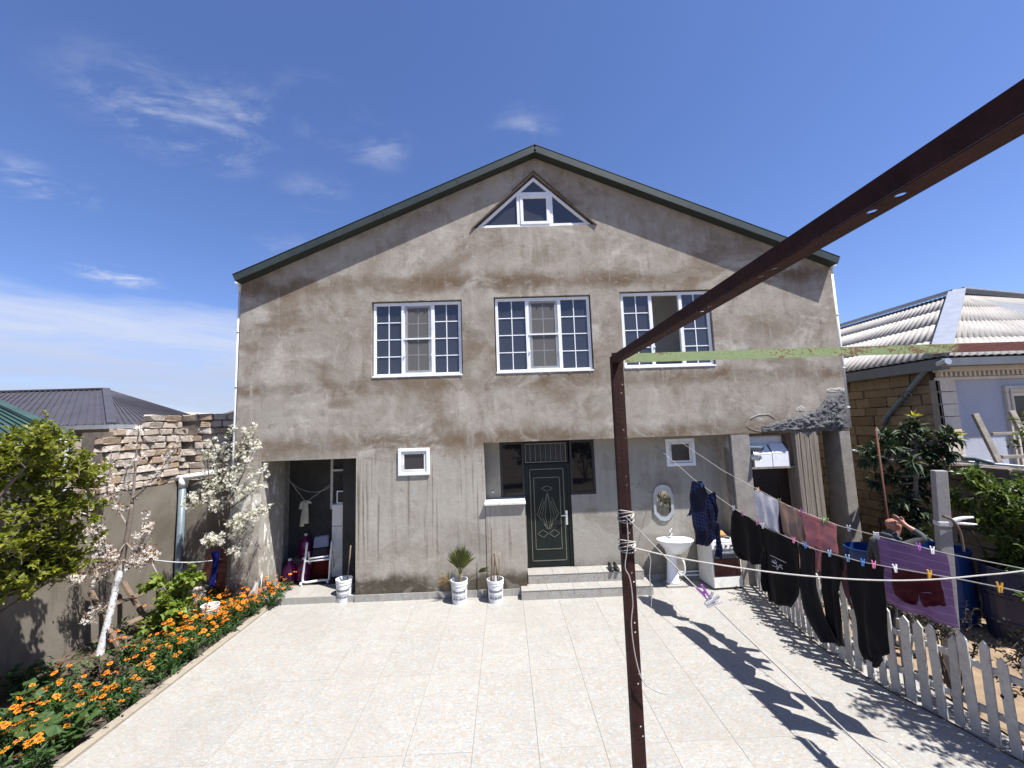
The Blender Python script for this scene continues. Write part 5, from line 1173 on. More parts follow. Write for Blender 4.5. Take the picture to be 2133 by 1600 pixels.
lumpcloth('folded_cloth', 'yellow-tan cloth heaped on top of the gas stove', 'cloth', (4.05, .15, .90), .16, .11, .14, 'cloth_gold', 3.1)
for i, (x, lab) in enumerate(((1.95, 'black shoe nearest the front door on the top step'), (2.055, 'black shoe farther from the front door on the top step'))):
    s = thing('shoe', lab, 'shoe', (x, .16, .336), 'pair of black shoes'); mb = MB()
    sec = [(-.14, .030, .05), (-.11, .042, .058), (-.06, .046, .062), (0, .040, .075), (.05, .036, .088), (.10, .036, .10), (.13, .028, .09)]; vs = []
    for y, w, h in sec:
        for t in range(10): a = 2*math.pi*t/10; vs.append((x+w*math.cos(a), .16+y, .338+max(0, h*.5+h*.5*math.sin(a))))
    mb.add(vs, [(k*10+j, k*10+(j+1) % 10, (k+1)*10+(j+1) % 10, (k+1)*10+j) for k in range(6) for j in range(10)]+[tuple(range(10)), tuple(range(69, 59, -1))]); mb.build('upper', 'shoe', s, smooth=True)
    mb = MB(); mb.tube([(x-.025, .26, .43), (x, .20, .435), (x+.025, .26, .43), (x, .285, .435), (x-.025, .26, .43)], .006, 5); mb.build('collar', 'cloth_char', s)
# store room contents
hc = thing('high_chair', 'folding white high chair with grey-blue seat back in the store room doorway', 'high chair', (-4.0, .75, .12)); zf = .118
Yc = .55
def P(x, y, Y=Yc): return onY(x, y, Y)
fl_, fr_ = onZ(630, 1215, zf+.04), onZ(686, 1210, zf+.04)
for nm, pts in (('front_frame', [P(640, 1130, .62), P(636, 1165, .58), fl_+Vector((.0, 0, .10)), fl_+Vector((.03, 0, .02)), fl_+Vector((.16, -.0, .02)), fr_+Vector((-.16, 0, .02)), fr_+Vector((-.02, 0, .02)), fr_+Vector((.0, 0, .1)), P(688, 1165, .58), P(692, 1126, .62)]), ('rear_frame', [P(643, 1150, .7), P(645, 1185, 1.0), P(647, 1195, 1.05), P(656, 1196, 1.05), P(682, 1192, 1.05), P(692, 1190, 1.05), P(694, 1180, 1.0), P(692, 1150, .7)])):
    mb = MB(); curve(pts, (.022, .022), mb, 8, 4); mb.build(nm, 'hc_frame', hc, smooth=True)
for pts in ([P(637, 1170, .57), P(688, 1164, .57)], [P(645, 1164, .56), P(684, 1158, .56)]): mb = MB(); mb.tube(pts, .018, 8); mb.build('crossbar', 'hc_frame', hc, smooth=True)
a, b, c, d = P(654, 1119, .80), P(684, 1114, .80), P(684, 1139, .74), P(651, 1143, .74)
mb = MB(); mb.add([a, b, c, d]+[q+Vector((0, .05, 0)) for q in (a, b, c, d)], [(0, 1, 2, 3), (7, 6, 5, 4), (0, 4, 5, 1), (1, 5, 6, 2), (2, 6, 7, 3), (3, 7, 4, 0)]); mb.build('seat_back', 'hc_pad', hc, bev=.03)
a, b, c, d = P(652, 1144, .73), P(682, 1140, .73), P(681, 1163, .63), P(648, 1167, .63)
mb = MB(); mb.add([a, b, c, d]+[q+Vector((0, .06, 0)) for q in (a, b, c, d)], [(0, 1, 2, 3), (7, 6, 5, 4), (0, 4, 5, 1), (1, 5, 6, 2), (2, 6, 7, 3), (3, 7, 4, 0)]); mb.build('seat', 'hc_dark', hc, bev=.02)
for p in (fl_, fr_): mb = MB(); mb.tube([p+Vector((-.03, -.03, -.005)), p+Vector((.0, -.03, -.005))], .035, 12); mb.build('castor', 'hc_frame', hc)
def jug(label, c):
    t = thing('water_jug', label, 'bottle', c, 'purple water jugs'); mb = MB(); mb.lathe([(.001, 0), (.125, .005), (.135, .03), (.135, .1), (.128, .11), (.135, .12), (.135, .26), (.12, .32), (.05, .39), (.03, .41), (.03, .46)], c, 20); mb.build('body', 'jug_pink', t, smooth=True)
    MB().lathe([(.034, .44), (.034, .48), (.001, .48)], c, 12).build('cap', 'hc_frame', t)
jug('purple plastic water jug at the store room floor, nearest the left jamb', (-4.55, .85, .106)); jug('purple plastic water jug at the store room floor, nearer the high chair', (-4.27, .88, .106)); jug('purple plastic water jug raised on a crate behind the other two', (-4.42, 1.25, .50))
cr = thing('crate', 'dark crate carrying the raised purple jug in the store room', 'crate', (-4.42, 1.25, .106)); MB().box(-4.65, -4.2, 1.07, 1.43, .107, .498).build('box', 'wood_brown', cr)
lumpcloth('blanket_heap', 'dark red blanket heap behind the high chair', 'blanket', (-3.98, 1.18, .12), .2, .2, .75, 'cloth_red', 6.3)
fg = thing('refrigerator', 'narrow white refrigerator standing deep in the store room', 'refrigerator', (-3.5, 1.2, .106)); MB().box(-3.76, -3.2, 1.03, 1.42, .11, 1.62).build('body', 'enamel', fg, bev=.012); MB().box(-3.758, -3.202, 1.0, 1.028, .13, 1.16).build('door', 'enamel', fg, bev=.012); MB().box(-3.758, -3.202, 1.0, 1.028, 1.17, 1.61).build('freezer_door', 'enamel', fg, bev=.012)
mv = thing('microwave', 'small appliance with white frame on top of the refrigerator', 'microwave', (-3.5, 1.2, 1.62)); MB().box(-3.68, -3.25, 1.06, 1.38, 1.622, 1.9).build('body', 'black_plastic', mv); mb = MB(); frame(mb, -3.68, -3.25, 1.625, 1.895, .025, 1.04, 1.059); mb.build('frame', 'white_pvc', mv)
def catenary(a, b, sag, n=14): a = Vector(a); b = Vector(b); return [a.lerp(b, i/n)-Vector((0, 0, sag*4*(i/n)*(1-i/n))) for i in range(n+1)]
tb = P(637, 1046, 1.0)
for i, (pts, lab) in enumerate(((catenary(P(591, 985, 1.0), tb, .0)+catenary(tb, P(695, 1005, 1.0), .0), 'wire pulled down by the tied white cloth in the store room'), (catenary(P(591, 990, 1.2), P(695, 1010, 1.2), .25), 'slack wire strung behind the tied cloth in the store room'))):
    mb = MB(); mb.tube(pts, .006, 5); tag(mb.build('store_wire', 'rope', smooth=True), lab, 'wire', 'wires in the store room')
tc = thing('tied_cloth', 'white cloth tied on the wire in the store room', 'cloth', tb)
for nm, pts, w in (('tail', [tb, tb+Vector((0, -.02, -.2)), tb+Vector((-.01, -.03, -.44))], (.05, .09)), ('tail', [tb, tb+Vector((-.05, -.03, -.25)), tb+Vector((-.07, -.03, -.50))], (.03, .05)), ('bow', [tb, tb+Vector((-.08, -.03, -.02)), tb+Vector((-.10, -.03, -.14))], (.03, .045)), ('bow', [tb, tb+Vector((.08, -.03, .0)), tb+Vector((.12, -.03, -.03))], (.035, .02))):
    mb = MB(); curve(pts, w, mb, 8); mb.v = [(x, tb.y+(y-tb.y)*.35, z) for x, y, z in mb.v]; mb.build(nm, 'cloth_cream', tc, smooth=True)
# cartons on the hatch shelf, pipes
for nm, lab, x0, x1, z0, z1 in (('carton', 'white carton on the hatch shelf, left one', 4.90, 5.255, 2.187, 2.44), ('carton', 'white carton on the hatch shelf, right one', 5.27, 5.60, 2.187, 2.455)):
    t = thing(nm, lab, 'box', ((x0+x1)/2, .18, z0), 'white cartons on the hatch shelf'); MB().box(x0, x1, .07, .27, z0, z1).build('box', 'card_white', t, bev=.004)
    MB().add([(x0, .069, z1), (x1, .069, z1), (x1-.02, .20, z1+.17), (x0+.02, .20, z1+.18)], [(0, 1, 2, 3)]).build('flap', 'card_white', t, solid=.006)
sh = thing('plastic_sheet', 'white plastic sheet hung behind the cartons in the hatch', 'sheet', (5.25, .27, 2.6)); mb = MB(); vs = []
for i in range(25):
    for j in range(9): x = 4.92+.70*i/24; z = 2.46+.335*j/8; vs.append((x, .262+.012*mnoise.noise((x*7, z*3, 1)), z+.02*mnoise.noise((x*5, 3, 1))*(j == 0)))
mb.add(vs, [(i*9+j, (i+1)*9+j, (i+1)*9+j+1, i*9+j+1) for i in range(24) for j in range(8)]); mb.build('sheet', 'card_white', sh, smooth=True, solid=.003)
fp_ = thing('flue_pipe', 'two short plastic pipe ends sticking out beside the cartons', 'pipe', (4.95, 0, 2.5))
for z, y0, L, r, mt_ in ((2.555, -.02, .24, .05, 'grey_pipe'), (2.38, -.0, .14, .052, 'pvc_dirty')):
    mb = MB(); mb.tube([(4.78, .16, z), (4.84, .05, z), (4.84+L*.55, y0-.10, z-.005)], r, 14, cap=False); mb.tube([(4.79, .16, z), (4.84+L*.4, y0-.06, z-.005)], r*.8, 12); mb.build('pipe_end', mt_, fp_, smooth=True)
# left corner: bricks, blue rag, ladder, bucket, strap
bx = onZ(466, 1250, 0)
bp_ = thing('brick_stack', 'leaning red bricks and tiles stacked beside the house corner', 'bricks', (-5.6, .45, 0))
for i in range(9):
    o = link('brick', MB().box(-.13, .13, -.06, .06, -.045, .045).me('brick', 'red_brick'), bp_, (-5.62+.02*math.sin(i*2.1)+(i > 5)*.03, .5+.02*math.cos(i*1.7), .05+i*.096), bev=.006); o.rotation_euler = (0, rp.uniform(-.04, .04), rp.uniform(-.2, .2))
for i in range(3):
    o = link('roof_tile', MB().box(-.10, .10, -.015, .015, -.28, .28).me('roof_tile', 'red_brick'), bp_, (-5.82-.05*i, .42+.05*i, .62+.02*i), bev=.006); o.rotation_euler = (.15, .22+.03*i, .2)
o = link('stone_block', pale[0], bp_, (-5.95, .30, .13)); o.scale = (.3, .25, .28)
rg = MB(); vs = []
for i in range(9):
    for j in range(15): u = i/8; v = j/14; vs.append((-5.41+.15*(u-.5)*(1-.35*v)+.02*math.sin(v*5), -.14+.025*math.sin(u*9+v*4), 1.06-.62*v-.06*abs(u-.5)))
rg.add(vs, [(i*15+j, (i+1)*15+j, (i+1)*15+j+1, i*15+j+1) for i in range(8) for j in range(14)]); tag(rg.build('blue_rag', 'cloth_blue', smooth=True, solid=.006), 'deep blue rag hanging from the blossoming cherry by the house corner', 'cloth')
ld = thing('ladder', 'old wooden ladder with three rungs leaning on the left yard wall', 'ladder', (-5.6, -1.4, 0)); b0, b1 = Vector((-5.60, -1.62, -.02)), Vector((-5.52, -1.14, -.02)); t0, t1 = onX(188, 1232, -6.52), onX(256, 1212, -6.5)
for a, b in ((b0, t0), (b1, t1)): mb = MB(); mb.bar(a, b, .075, .045, 0, (1, 0, .5)); mb.build('rail', 'wood_brown', ld, bev=.004)
for k in (.08, .42, .74): mb = MB(); d = (b1-b0).normalized()*.13; mb.bar(b0.lerp(t0, k)-d*.6+Vector((.05, 0, 0)), b1.lerp(t1, k)+d+Vector((.05, 0, 0)), .065, .035, 0, (1, 0, .5)); mb.build('rung', 'wood_brown', ld, bev=.004)
bucket('white bucket half hidden behind the yellow-green bush', (-5.12, -.62, 0), .13, .30, 'white paint buckets', False, True)
mb = MB(); mb.tube(catenary(onY(318, 1166, -.9), onY(468, 1163, .2), .06), .011, 6); tag(mb.build('tie_strap', 'strap', smooth=True), 'white strap tied between the two blossoming cherries', 'strap')
mb = MB(); mb.tube([onY(310, 1160, -.7), onY(352, 1245, -.7)], .010, 6); tag(mb.build('prop_stick', 'wood_grey', smooth=True), 'thin slanting stick behind the yellow-green bush', 'stick')
# ------------------------------------------------------------------ picket fence
fence = thing('picket_fence', 'white picket fence with pointed pickets between yard and garden', 'fence', (4.4, -2, 0))
FP = [Vector(p) for p in ((4.66, -4.9, 0), (4.55, -4.1, 0), (4.45, -3.6, 0), (4.33, -3.2, 0), (4.25, -2.7, 0), (4.25, -1.95, 0), (4.36, -1.3, 0), (4.55, -.5, 0), (4.74, .28, 0))]
fpts = []
for a, b in zip(FP, FP[1:]):
    fpts += [a.lerp(b, k/12) for k in range(12)]
fpts.append(FP[-1]); cum = [0]
for a, b in zip(fpts, fpts[1:]): cum.append(cum[-1]+(b-a).length)
def fat(s):
    for i in range(len(cum)-1):
        if cum[i] <= s <= cum[i+1]: t = (s-cum[i])/(cum[i+1]-cum[i]); return fpts[i].lerp(fpts[i+1], t), (fpts[i+1]-fpts[i]).normalized()
    return fpts[-1], (fpts[-1]-fpts[-2]).normalized()
pk = []
for i in range(4):
    mb = MB(); w = .039; h = (.90, .93, .88, .95)[i]; mb.prism([(-w, 0), (w, 0), (w, h-.06), (.004*(i-1), h), (-w, h-.055)], -.011, .011); pk.append(mb.me('picket', 'fence_paint'))
s = .04
while s < cum[-1]:
    p, d = fat(s); o = link('picket', rp.choice(pk), fence, (p.x, p.y, rp.uniform(0, .03)), bev=.003); o.rotation_euler = (rp.uniform(-.03, .03), rp.uniform(-.035, .035), math.atan2(d.y, d.x)); o.scale = (rp.uniform(.9, 1.15), 1, rp.uniform(.95, 1.05)); s += .138+rp.uniform(-.012, .012)
for z in (.28, .68):
    for i in range(len(FP)-1):
        a, b = FP[i], FP[i+1]; nn = Vector(((b-a).y, -(b-a).x, 0)).normalized()*.032; nn = nn if nn.x > 0 else -nn
        MB().bar(a+nn+Vector((0, 0, z)), b+nn+Vector((0, 0, z)), .03, .06).build('rail', 'fence_paint', fence)
for i in (0, 3, 5, 8): p = FP[i]+Vector((.085, 0, 0)); MB().box(p.x-.03, p.x+.03, p.y-.03, p.y+.03, -.05, .82).build('fence_post', 'wood_grey', fence)
mb = MB(); mb.tube([p_+Vector((-.03, 0, .004)) for p_ in fpts], .008, 5); mb.build('gap_strip', 'soil', fence)  # added dark strip standing in for the dark gap at the fence foot
# tall white post, rusty rod, barrels
wpost = thing('garden_post', 'tall pale square wooden post with rag tied round it in the garden', 'post', (5.32, -3.0, 0)); pc = onY(1957, 980, -3.0)
mb = MB(); mb.box(-.062, .062, -.05, .05, -.05, pc.z, 0, Matrix.Translation((pc.x-.01, -3.0, 0)) @ Matrix.Rotation(R(-20), 4, 'Z')); mb.v = [(x-.17*(pc.z-z)/pc.z, y, z) for x, y, z in mb.v]; mb.build('post', 'post_paint', wpost, bev=.006)
zr = onY(1960, 1090, -3.0).z; mb = MB()
mb.box(-.07, .07, -.058, .058, zr-.03, zr+.03, 0, Matrix.Translation((pc.x-.01-.17*(pc.z-zr)/pc.z, -3.0, 0)) @ Matrix.Rotation(R(-20), 4, 'Z')); mb.build('rag_band', 'cloth_white', wpost, bev=.012)
mb = MB(); q = onY(1978, 1088, -3.05); curve([q, q+Vector((.10, -.04, .05)), q+Vector((.24, -.05, .06))], (.03, .012), mb, 7); curve([q, q+Vector((.12, -.05, -.01)), q+Vector((.26, -.06, -.02))], (.025, .008), mb, 7); mb.build('rag_end', 'cloth_white', wpost, smooth=True)
mb = MB(); curve([onY(1965, 1075, -3.1), onY(1985, 1085, -3.1), onY(2000, 1110, -3.1), onY(2008, 1150, -3.1)], (.018, .012), mb, 6); mb.build('dry_branch', 'bark', wpost, smooth=True)
rod = thing('iron_rod', 'rusty iron rod standing upright behind the bald person', 'rod', (5.6, -2.2, 0)); mb = MB(); ra, rb_ = onY(1824, 892, -1.9), onY(1850, 1090, -2.0); mb.tube([ra, rb_, rb_+(rb_-ra)*.75], .015, 8); mb.build('rod', 'rusty_rod', rod, smooth=True)
def barrel(label, c, r, h, mat):
    t = thing('barrel', label, 'barrel', c, 'blue plastic barrels'); c = Vector(c); mb = MB()
    mb.lathe([(.001, 0), (r*.92, 0), (r*.96, .03), (r, h*.25), (r*1.03, h*.27), (r*1.03, h*.31), (r, h*.33), (r, h*.62), (r*1.03, h*.64), (r*1.03, h*.68), (r, h*.70), (r*.96, h*.96), (r*.99, h*.97), (r*.99, h), (r*.93, h), (r*.92, h*.2), (.001, h*.18)], c, 28); mb.build('body', mat, t, smooth=False)
barrel('bright blue plastic barrel beside the tall pale post', (6.72, -1.5, 0), .36, 1.05, 'barrel_blue'); barrel('dark navy plastic barrel nearest the right edge', (7.05, -2.25, 0), .40, .98, 'barrel_dark')
barrel('blue plastic barrel partly hidden behind the purple towel', (6.1, -.9, 0), .32, .9, 'barrel_blue')
# ------------------------------------------------------------------ iron frame in the foreground
def plate(mb, o, u, v, w, L, t, holes=(), hr=.008, m=0):
    """flat bar: origin o, along u for L, across v for w, thickness t, with round holes (s, across)"""
    o, u, v = Vector(o), Vector(u).normalized(), Vector(v).normalized(); n = u.cross(v)
    def pt(s, a, k): return o+u*s+v*a+n*(t*k)
    cuts = [0]; cells = []
    for s, a in sorted(holes):
        if s-hr*2.2 <= cuts[-1]: continue
        cells.append((cuts[-1], s-hr*2, None)); cells.append((s-hr*2, s+hr*2, (s, a))); cuts.append(s+hr*2)
    cells.append((cuts[-1], L, None))
    for s0, s1, h in cells:
        if s1-s0 < 1e-5: continue
        for k in (0, 1):
            if h is None: mb.add([pt(s0, 0, k), pt(s1, 0, k), pt(s1, w, k), pt(s0, w, k)], [(0, 1, 2, 3)], m)
            else:
                oc = [(h[0]+hr*math.cos(math.pi*(2*i+1)/8), h[1]+hr*math.sin(math.pi*(2*i+1)/8)) for i in range(8)]
                vs = [pt(*c, k) for c in ((s0, 0), (s1, 0), (s1, w), (s0, w))]+[pt(*c, k) for c in oc]
                mb.add(vs, [(2, 4, 11+0, 1) if False else (1, 2, 4, 11), (2, 3, 6, 5, 4) if False else (2, 3, 6, 5), (2, 5, 4), (3, 0, 8, 7), (3, 7, 6), (0, 1, 10, 9), (0, 9, 8), (1, 11, 10)], m)
        if h is not None:
            a = [pt(*c, 0) for c in oc]; b = [pt(*c, 1) for c in oc]; mb.add(a+b, [(i, (i+1) % 8, (i+1) % 8+8, i+8) for i in range(8)], m)
        mb.add([pt(s0, 0, 0), pt(s1, 0, 0), pt(s1, 0, 1), pt(s0, 0, 1)], [(0, 1, 2, 3)], m); mb.add([pt(s0, w, 0), pt(s1, w, 0), pt(s1, w, 1), pt(s0, w, 1)], [(0, 1, 2, 3)], m)
    for s in (0, L): mb.add([pt(s, 0, 0), pt(s, w, 0), pt(s, w, 1), pt(s, 0, 1)], [(0, 1, 2, 3)], m)
YF = -5.5; ctop = onY(1274, 742, YF); cz = ctop.z; px0 = ctop.x
fr_ = thing('metal_pergola', 'dark red angle-iron frame with drilled holes standing in the foreground', 'frame', (px0, YF, 0))
hs = [s for k in range(16) for s in (.20+.28*k, .24+.28*k)]
lean = (onY(1322, 1600, YF)-ctop).normalized()
mb = MB(); L = cz/abs(lean.z); plate(mb, ctop-lean*.02, lean, (1, 0, 0), .032, L, .004); plate(mb, ctop+Vector((.032, 0, 0))-lean*.02, lean, (1, .12, 0), .037, L, .004, [(s+(.012 if i % 2 else 0),   .020+(.006 if i % 3 == 0 else -.004)) for i, s in enumerate(hs)], .0055); plate(mb, ctop, lean, (0, 1, 0), .05, L, .004)
mb.build('post', 'rust_iron', fr_)
mb = MB(); Lb = 3.0; hb = [s for k in range(10) for s in (.16+.33*k, .215+.33*k)]
plate(mb, (px0, YF+.02, cz-.042), (0, -1, 0), (0, 0, 1), .042, Lb, .003); plate(mb, (px0+.0005, YF+.02, cz-.0440), (0, -1, 0), (1, 0, 0), .046, Lb, .0022, [(s, .018) for s in hb], .0085)
mb.build('beam', 'rust_iron', fr_)
p0 = onY(1300, 740, YF+.01)
mb = MB(); plate(mb, (px0+.08, YF-.004, p0.z-.050), (1, 0, 0), (0, 0, 1), .054, 3.3, .004, [(.62, .027)], .005); plate(mb, (px0+.08, YF-.002, p0.z+.004), (1, 0, 0), (0, 1, 0), .06, 3.3, .004); mb.build('cross_beam', 'green_iron', fr_)
mb = MB(); mb.box(px0+3.3, px0+3.36, YF-.01, YF+.05, -.05, p0.z+.01); mb.build('far_post', 'rust_iron', fr_)
mb = MB(); mb.box(px0, px0+.05, -8.55, -8.5, -.05, cz-.09); mb.build('rear_post', 'rust_iron', fr_)
# ropes -------------------------------------------------------------------
def rope(name, pts, r, lab, mat='rope', n=7): mb = MB(); mb.tube(pts, r, n); return tag(mb.build(name, mat, smooth=True), lab, 'rope', 'clotheslines')
def smoothpts(P, sub=5): 
    m_ = MB(); return curve(P, (.01, .01), m_, 3, sub)
kA, kB = onY(1303, 1076, YF-.01), onY(1306, 1138, YF-.01)
eA = onY(1905, 1660, -6.9)
rope('clothesline', [kA, kA.lerp(eA, .3)-Vector((0, 0, .01)), kA.lerp(eA, .6)-Vector((0, 0, .012)), eA, Vector((px0+.75, -8.3, eA.z-.05))], .0029, 'rope running from the iron post down towards the camera carrying the pink peg')
rope('clothesline', smoothpts([onY(x, y, YF-.02) for x, y in ((1306, 1138), (1400, 1160), (1500, 1177), (1640, 1196), (1800, 1208), (1930, 1208), (2050, 1198), (2133, 1189), (2420, 1150))]), .0046, 'thick white rope sagging across in front of the laundry')
for i, (kp, rr) in enumerate(((kA, .048), (kB, .05))):
    mb = MB(); cxx = px0+.045+(cz-kp.z)*lean.x/abs(lean.z)*0; c0 = Vector((kp.x-.002+.012, YF+.022, kp.z))
    for k in range(5): mb.tube([c0+Vector((rr*1.0*math.cos(t), rr*.85*math.sin(t), (k-2)*.012+.012*math.sin(t+k))) for t in [2*math.pi*j/16 for j in range(17)]], .0035, 5, cap=False)
    mb.tube([kp, kp+Vector((.02, -.02, .01)), kp+Vector((.03, -.015, -.01)), kp+Vector((.05, 0, .01))], .006, 6); tag(mb.build('rope_knot', 'rope', smooth=True), ('upper' if i == 0 else 'lower')+' white rope wound round the iron post', 'rope')
rope('rope_end', smoothpts([onY(x, y, YF-.035) for x, y in ((1306, 1085), (1308, 1130), (1302, 1180), (1312, 1205), (1318, 1255), (1315, 1300), (1322, 1360), (1335, 1410), (1350, 1430), (1375, 1443), (1390, 1445))]), .0034, 'loose rope end hanging down along the iron post')
rope('rope_end', smoothpts([onY(x, y, YF-.02) for x, y in ((1346, 1148), (1355, 1165), (1353, 1200), (1357, 1235), (1356, 1265))]), .003, 'short loose rope end hanging right of the iron post')
# laundry lines ------------------------------------------------------------
class Line:
    def __init__(s, a, b, pix): s.a = Vector(a); s.d = (Vector(b)-s.a).normalized(); s.n = Vector((s.d.y, -s.d.x, 0)); s.n = -s.n if s.n.y > 0 else s.n; s.pix = pix
    def at(s, x, y, lift=0.0):
        d = ray(x, y); t = ((s.a-CAM).dot(s.n)+lift)/d.dot(s.n); return CAM+d*t
    def y(s, x):
        for (x0, y0), (x1, y1) in zip(s.pix, s.pix[1:]):
            if x0 <= x <= x1: return y0+(y1-y0)*(x-x0)/(x1-x0)
        return s.pix[-1][1]
L2 = Line((3.05, .73, 0), (3.59, -4.94, 0), [(1352, 917), (1447, 1000), (1530, 1060), (1600, 1102), (1700, 1145), (1800, 1172), (1900, 1190), (1990, 1205), (2085, 1224), (2133, 1234), (2200, 1245)])
L1 = Line((3.4, .09, 0), (4.14, -4.65, 0), [(1412, 917), (1505, 980), (1575, 1018), (1650, 1058), (1750, 1096), (1830, 1117), (1970, 1153), (2133, 1185), (2200, 1196)])
for ln, lab in ((L2, 'clothesline carrying the black clothes from the porch lintel to the right'), (L1, 'clothesline carrying the white, beige, pink and purple cloths')):
    rope('clothesline', [ln.at(x, y) for x, y in ln.pix]+[ln.at(*ln.pix[-1])+ln.d*3.0+Vector((0, 0, .5))], .0042, lab)
def garment(name, label, ln, strips, mat, amp=.02, freq=9, nu=16, nv=22, seed=0, lift=0.0, cat='garment', group='laundry on the clotheslines', thick=.0025, over=False):
    mb = MB()
    for rows in strips:
        k = len(rows); b = len(mb.v); vs = []
        for j in range(nv+1):
            t = j/nv*(k-1); a = min(int(t), k-2); f = t-a; r0, r1 = rows[a], rows[a+1]; row = [r0[q]*(1-f)+r1[q]*f for q in range(4)]
            for i in range(nu+1):
                u = i/nu; x = row[0]*(1-u)+row[2]*u; y = row[1]*(1-u)+row[3]*u
                fall = min(1, .12+j/nv*1.5); p = ln.at(x, y)
                w = amp*fall*(math.sin(u*freq+seed+1.6*mnoise.noise((u*2, j/nv*2, seed)))+1.2*mnoise.noise((u*3+seed, j/nv*2.2, seed*1.7))+.7*mnoise.noise((u*7+seed, j/nv*5, seed*2.7)))+lift
                y2 = 3*amp*mnoise.noise((u*4, seed, 4))*(j == nv)
                p = p+ln.n*w; p.z += y2*.4; vs.append(p); mb.uv[b+len(vs)-1] = ((p-ln.a).dot(ln.d), -p.z)
        mb.add(vs, [(j*(nu+1)+i, j*(nu+1)+i+1, (j+1)*(nu+1)+i+1, (j+1)*(nu+1)+i) for j in range(nv) for i in range(nu)])
    return tag(mb.build(name, mat, smooth=True, solid=thick), label, cat, group)
garment('shirt', 'navy plaid shirt hung by its shoulders nearest the house', L2, [[(1441, 1003, 1462, 1002), (1438, 1035, 1472, 1022), (1440, 1060, 1493, 1060), (1445, 1095, 1495, 1095), (1450, 1118, 1494, 1118), (1452, 1135, 1478, 1138)], [(1474, 1030, 1490, 1024), (1470, 1060, 1497, 1050), (1472, 1090, 1496, 1085)], [(1488, 1090, 1498, 1090), (1493, 1125, 1505, 1128), (1493, 1160, 1506, 1165)], [(1446, 1040, 1452, 1030), (1438, 1065, 1445, 1060), (1434, 1076, 1440, 1070)]], 'cloth_navy', .025, 8, seed=1.3)
garment('shirt', 'black shirt hanging next to the navy plaid one', L2, [[(1529, 1060, 1580, 1088), (1525, 1075, 1588, 1100), (1524, 1120, 1590, 1130), (1530, 1150, 1589, 1165), (1545, 1165, 1588, 1180)]], 'cloth_black', .022, 10, seed=2.2)
hood = garment('hooded_top', 'black hooded top with white star emblem on the front', L2, [[(1586, 1094, 1660, 1128), (1588, 1130, 1664, 1150), (1592, 1180, 1668, 1200), (1594, 1220, 1668, 1240), (1600, 1255, 1648, 1266)], [(1584, 1150, 1596, 1150), (1583, 1200, 1597, 1205), (1588, 1228, 1600, 1236)]], 'cloth_black', .02, 9, seed=4.1)
mb = MB()
def emb(pts, w=.006):
    P = [L2.at(x, y, .045) for x, y in pts]
    for a, b in zip(P, P[1:]): mb.bar(a, b, w, .0015, 0, L2.n)
for k in range(9):
    x = 1605+k*3.7; y = 1157+k*1.75; emb([(x, y), (x+2.4, y+1.1)], .008)
emb([(1608, 1166), (1618, 1176), (1619, 1187), (1624, 1177), (1630, 1186)], .007); emb([(1612, 1174), (1618, 1172), (1614, 1166)], .005); emb([(1609, 1178), (1617, 1181)], .006); emb([(1625, 1176), (1630, 1179)], .006); emb([(1624, 1181), (1630, 1184)], .006); emb([(1607, 1170), (1616, 1174)], .006)
e_ = mb.build('emblem', 'cloth_white', hood)
garment('trousers', 'black trousers hanging folded between hooded top and T-shirt', L2, [[(1663, 1132, 1698, 1147), (1666, 1170, 1700, 1178), (1664, 1215, 1706, 1220), (1672, 1270, 1720, 1270), (1690, 1310, 1735, 1310), (1705, 1335, 1755, 1348)]], 'cloth_char', .025, 8, seed=5.7)
garment('t_shirt', 'black T-shirt with short sleeve hanging by the pink cloth tail', L2, [[(1712, 1150, 1752, 1162), (1712, 1185, 1754, 1190), (1714, 1230, 1748, 1235), (1722, 1290, 1754, 1290), (1730, 1330, 1758, 1346)], [(1750, 1162, 1757, 1164), (1752, 1180, 1758, 1182), (1746, 1188, 1757, 1187)]], 'cloth_black', .02, 7, seed=8.2)
garment('mauve_cloth', 'narrow mauve cloth hanging beside the long black trousers', L2, [[(1752, 1164, 1764, 1167), (1750, 1200, 1766, 1205), (1758, 1235, 1772, 1240), (1768, 1262, 1776, 1268)]], 'cloth_mauve', .012, 6, seed=3.3)
garment('trousers', 'long black trousers reaching almost to the ground', L2, [[(1762, 1164, 1842, 1180), (1762, 1185, 1838, 1195), (1768, 1225, 1838, 1230), (1780, 1290, 1840, 1290), (1788, 1345, 1847, 1348), (1800, 1375, 1850, 1362)], [(1800, 1360, 1836, 1360), (1812, 1378, 1832, 1375), (1820, 1390, 1828, 1388)]], 'cloth_black', .022, 8, seed=9.4)
garment('shorts', 'dark wine-red shorts hanging in front of the purple towel', L2, [[(1857, 1184, 1958, 1201), (1858, 1205, 1961, 1215), (1861, 1230, 1966, 1238)], [(1861, 1230, 1912, 1234), (1866, 1242, 1914, 1247), (1880, 1252, 1912, 1257), (1898, 1258, 1908, 1261)], [(1912, 1234, 1966, 1238), (1916, 1250, 1969, 1250), (1925, 1264, 1971, 1262)]], 'cloth_wine', .012, 7, seed=6.1)
garment('white_cloth', 'white cloth pegged on the rear clothesline', L1, [[(1573, 1020, 1623, 1045), (1571, 1030, 1622, 1052), (1576, 1060, 1624, 1075), (1578, 1092, 1628, 1110), (1580, 1095, 1630, 1116)]], 'cloth_white', .024, 13, seed=1.9)
garment('beige_cloth', 'beige cloth with long tail between white and pink cloths', L1, [[(1621, 1043, 1666, 1063), (1624, 1060, 1672, 1075), (1630, 1110, 1676, 1115), (1640, 1122, 1678, 1138)], [(1655, 1125, 1666, 1128), (1660, 1165, 1668, 1165), (1664, 1195, 1669, 1197)]], 'cloth_beige', .03, 12, seed=2.9)
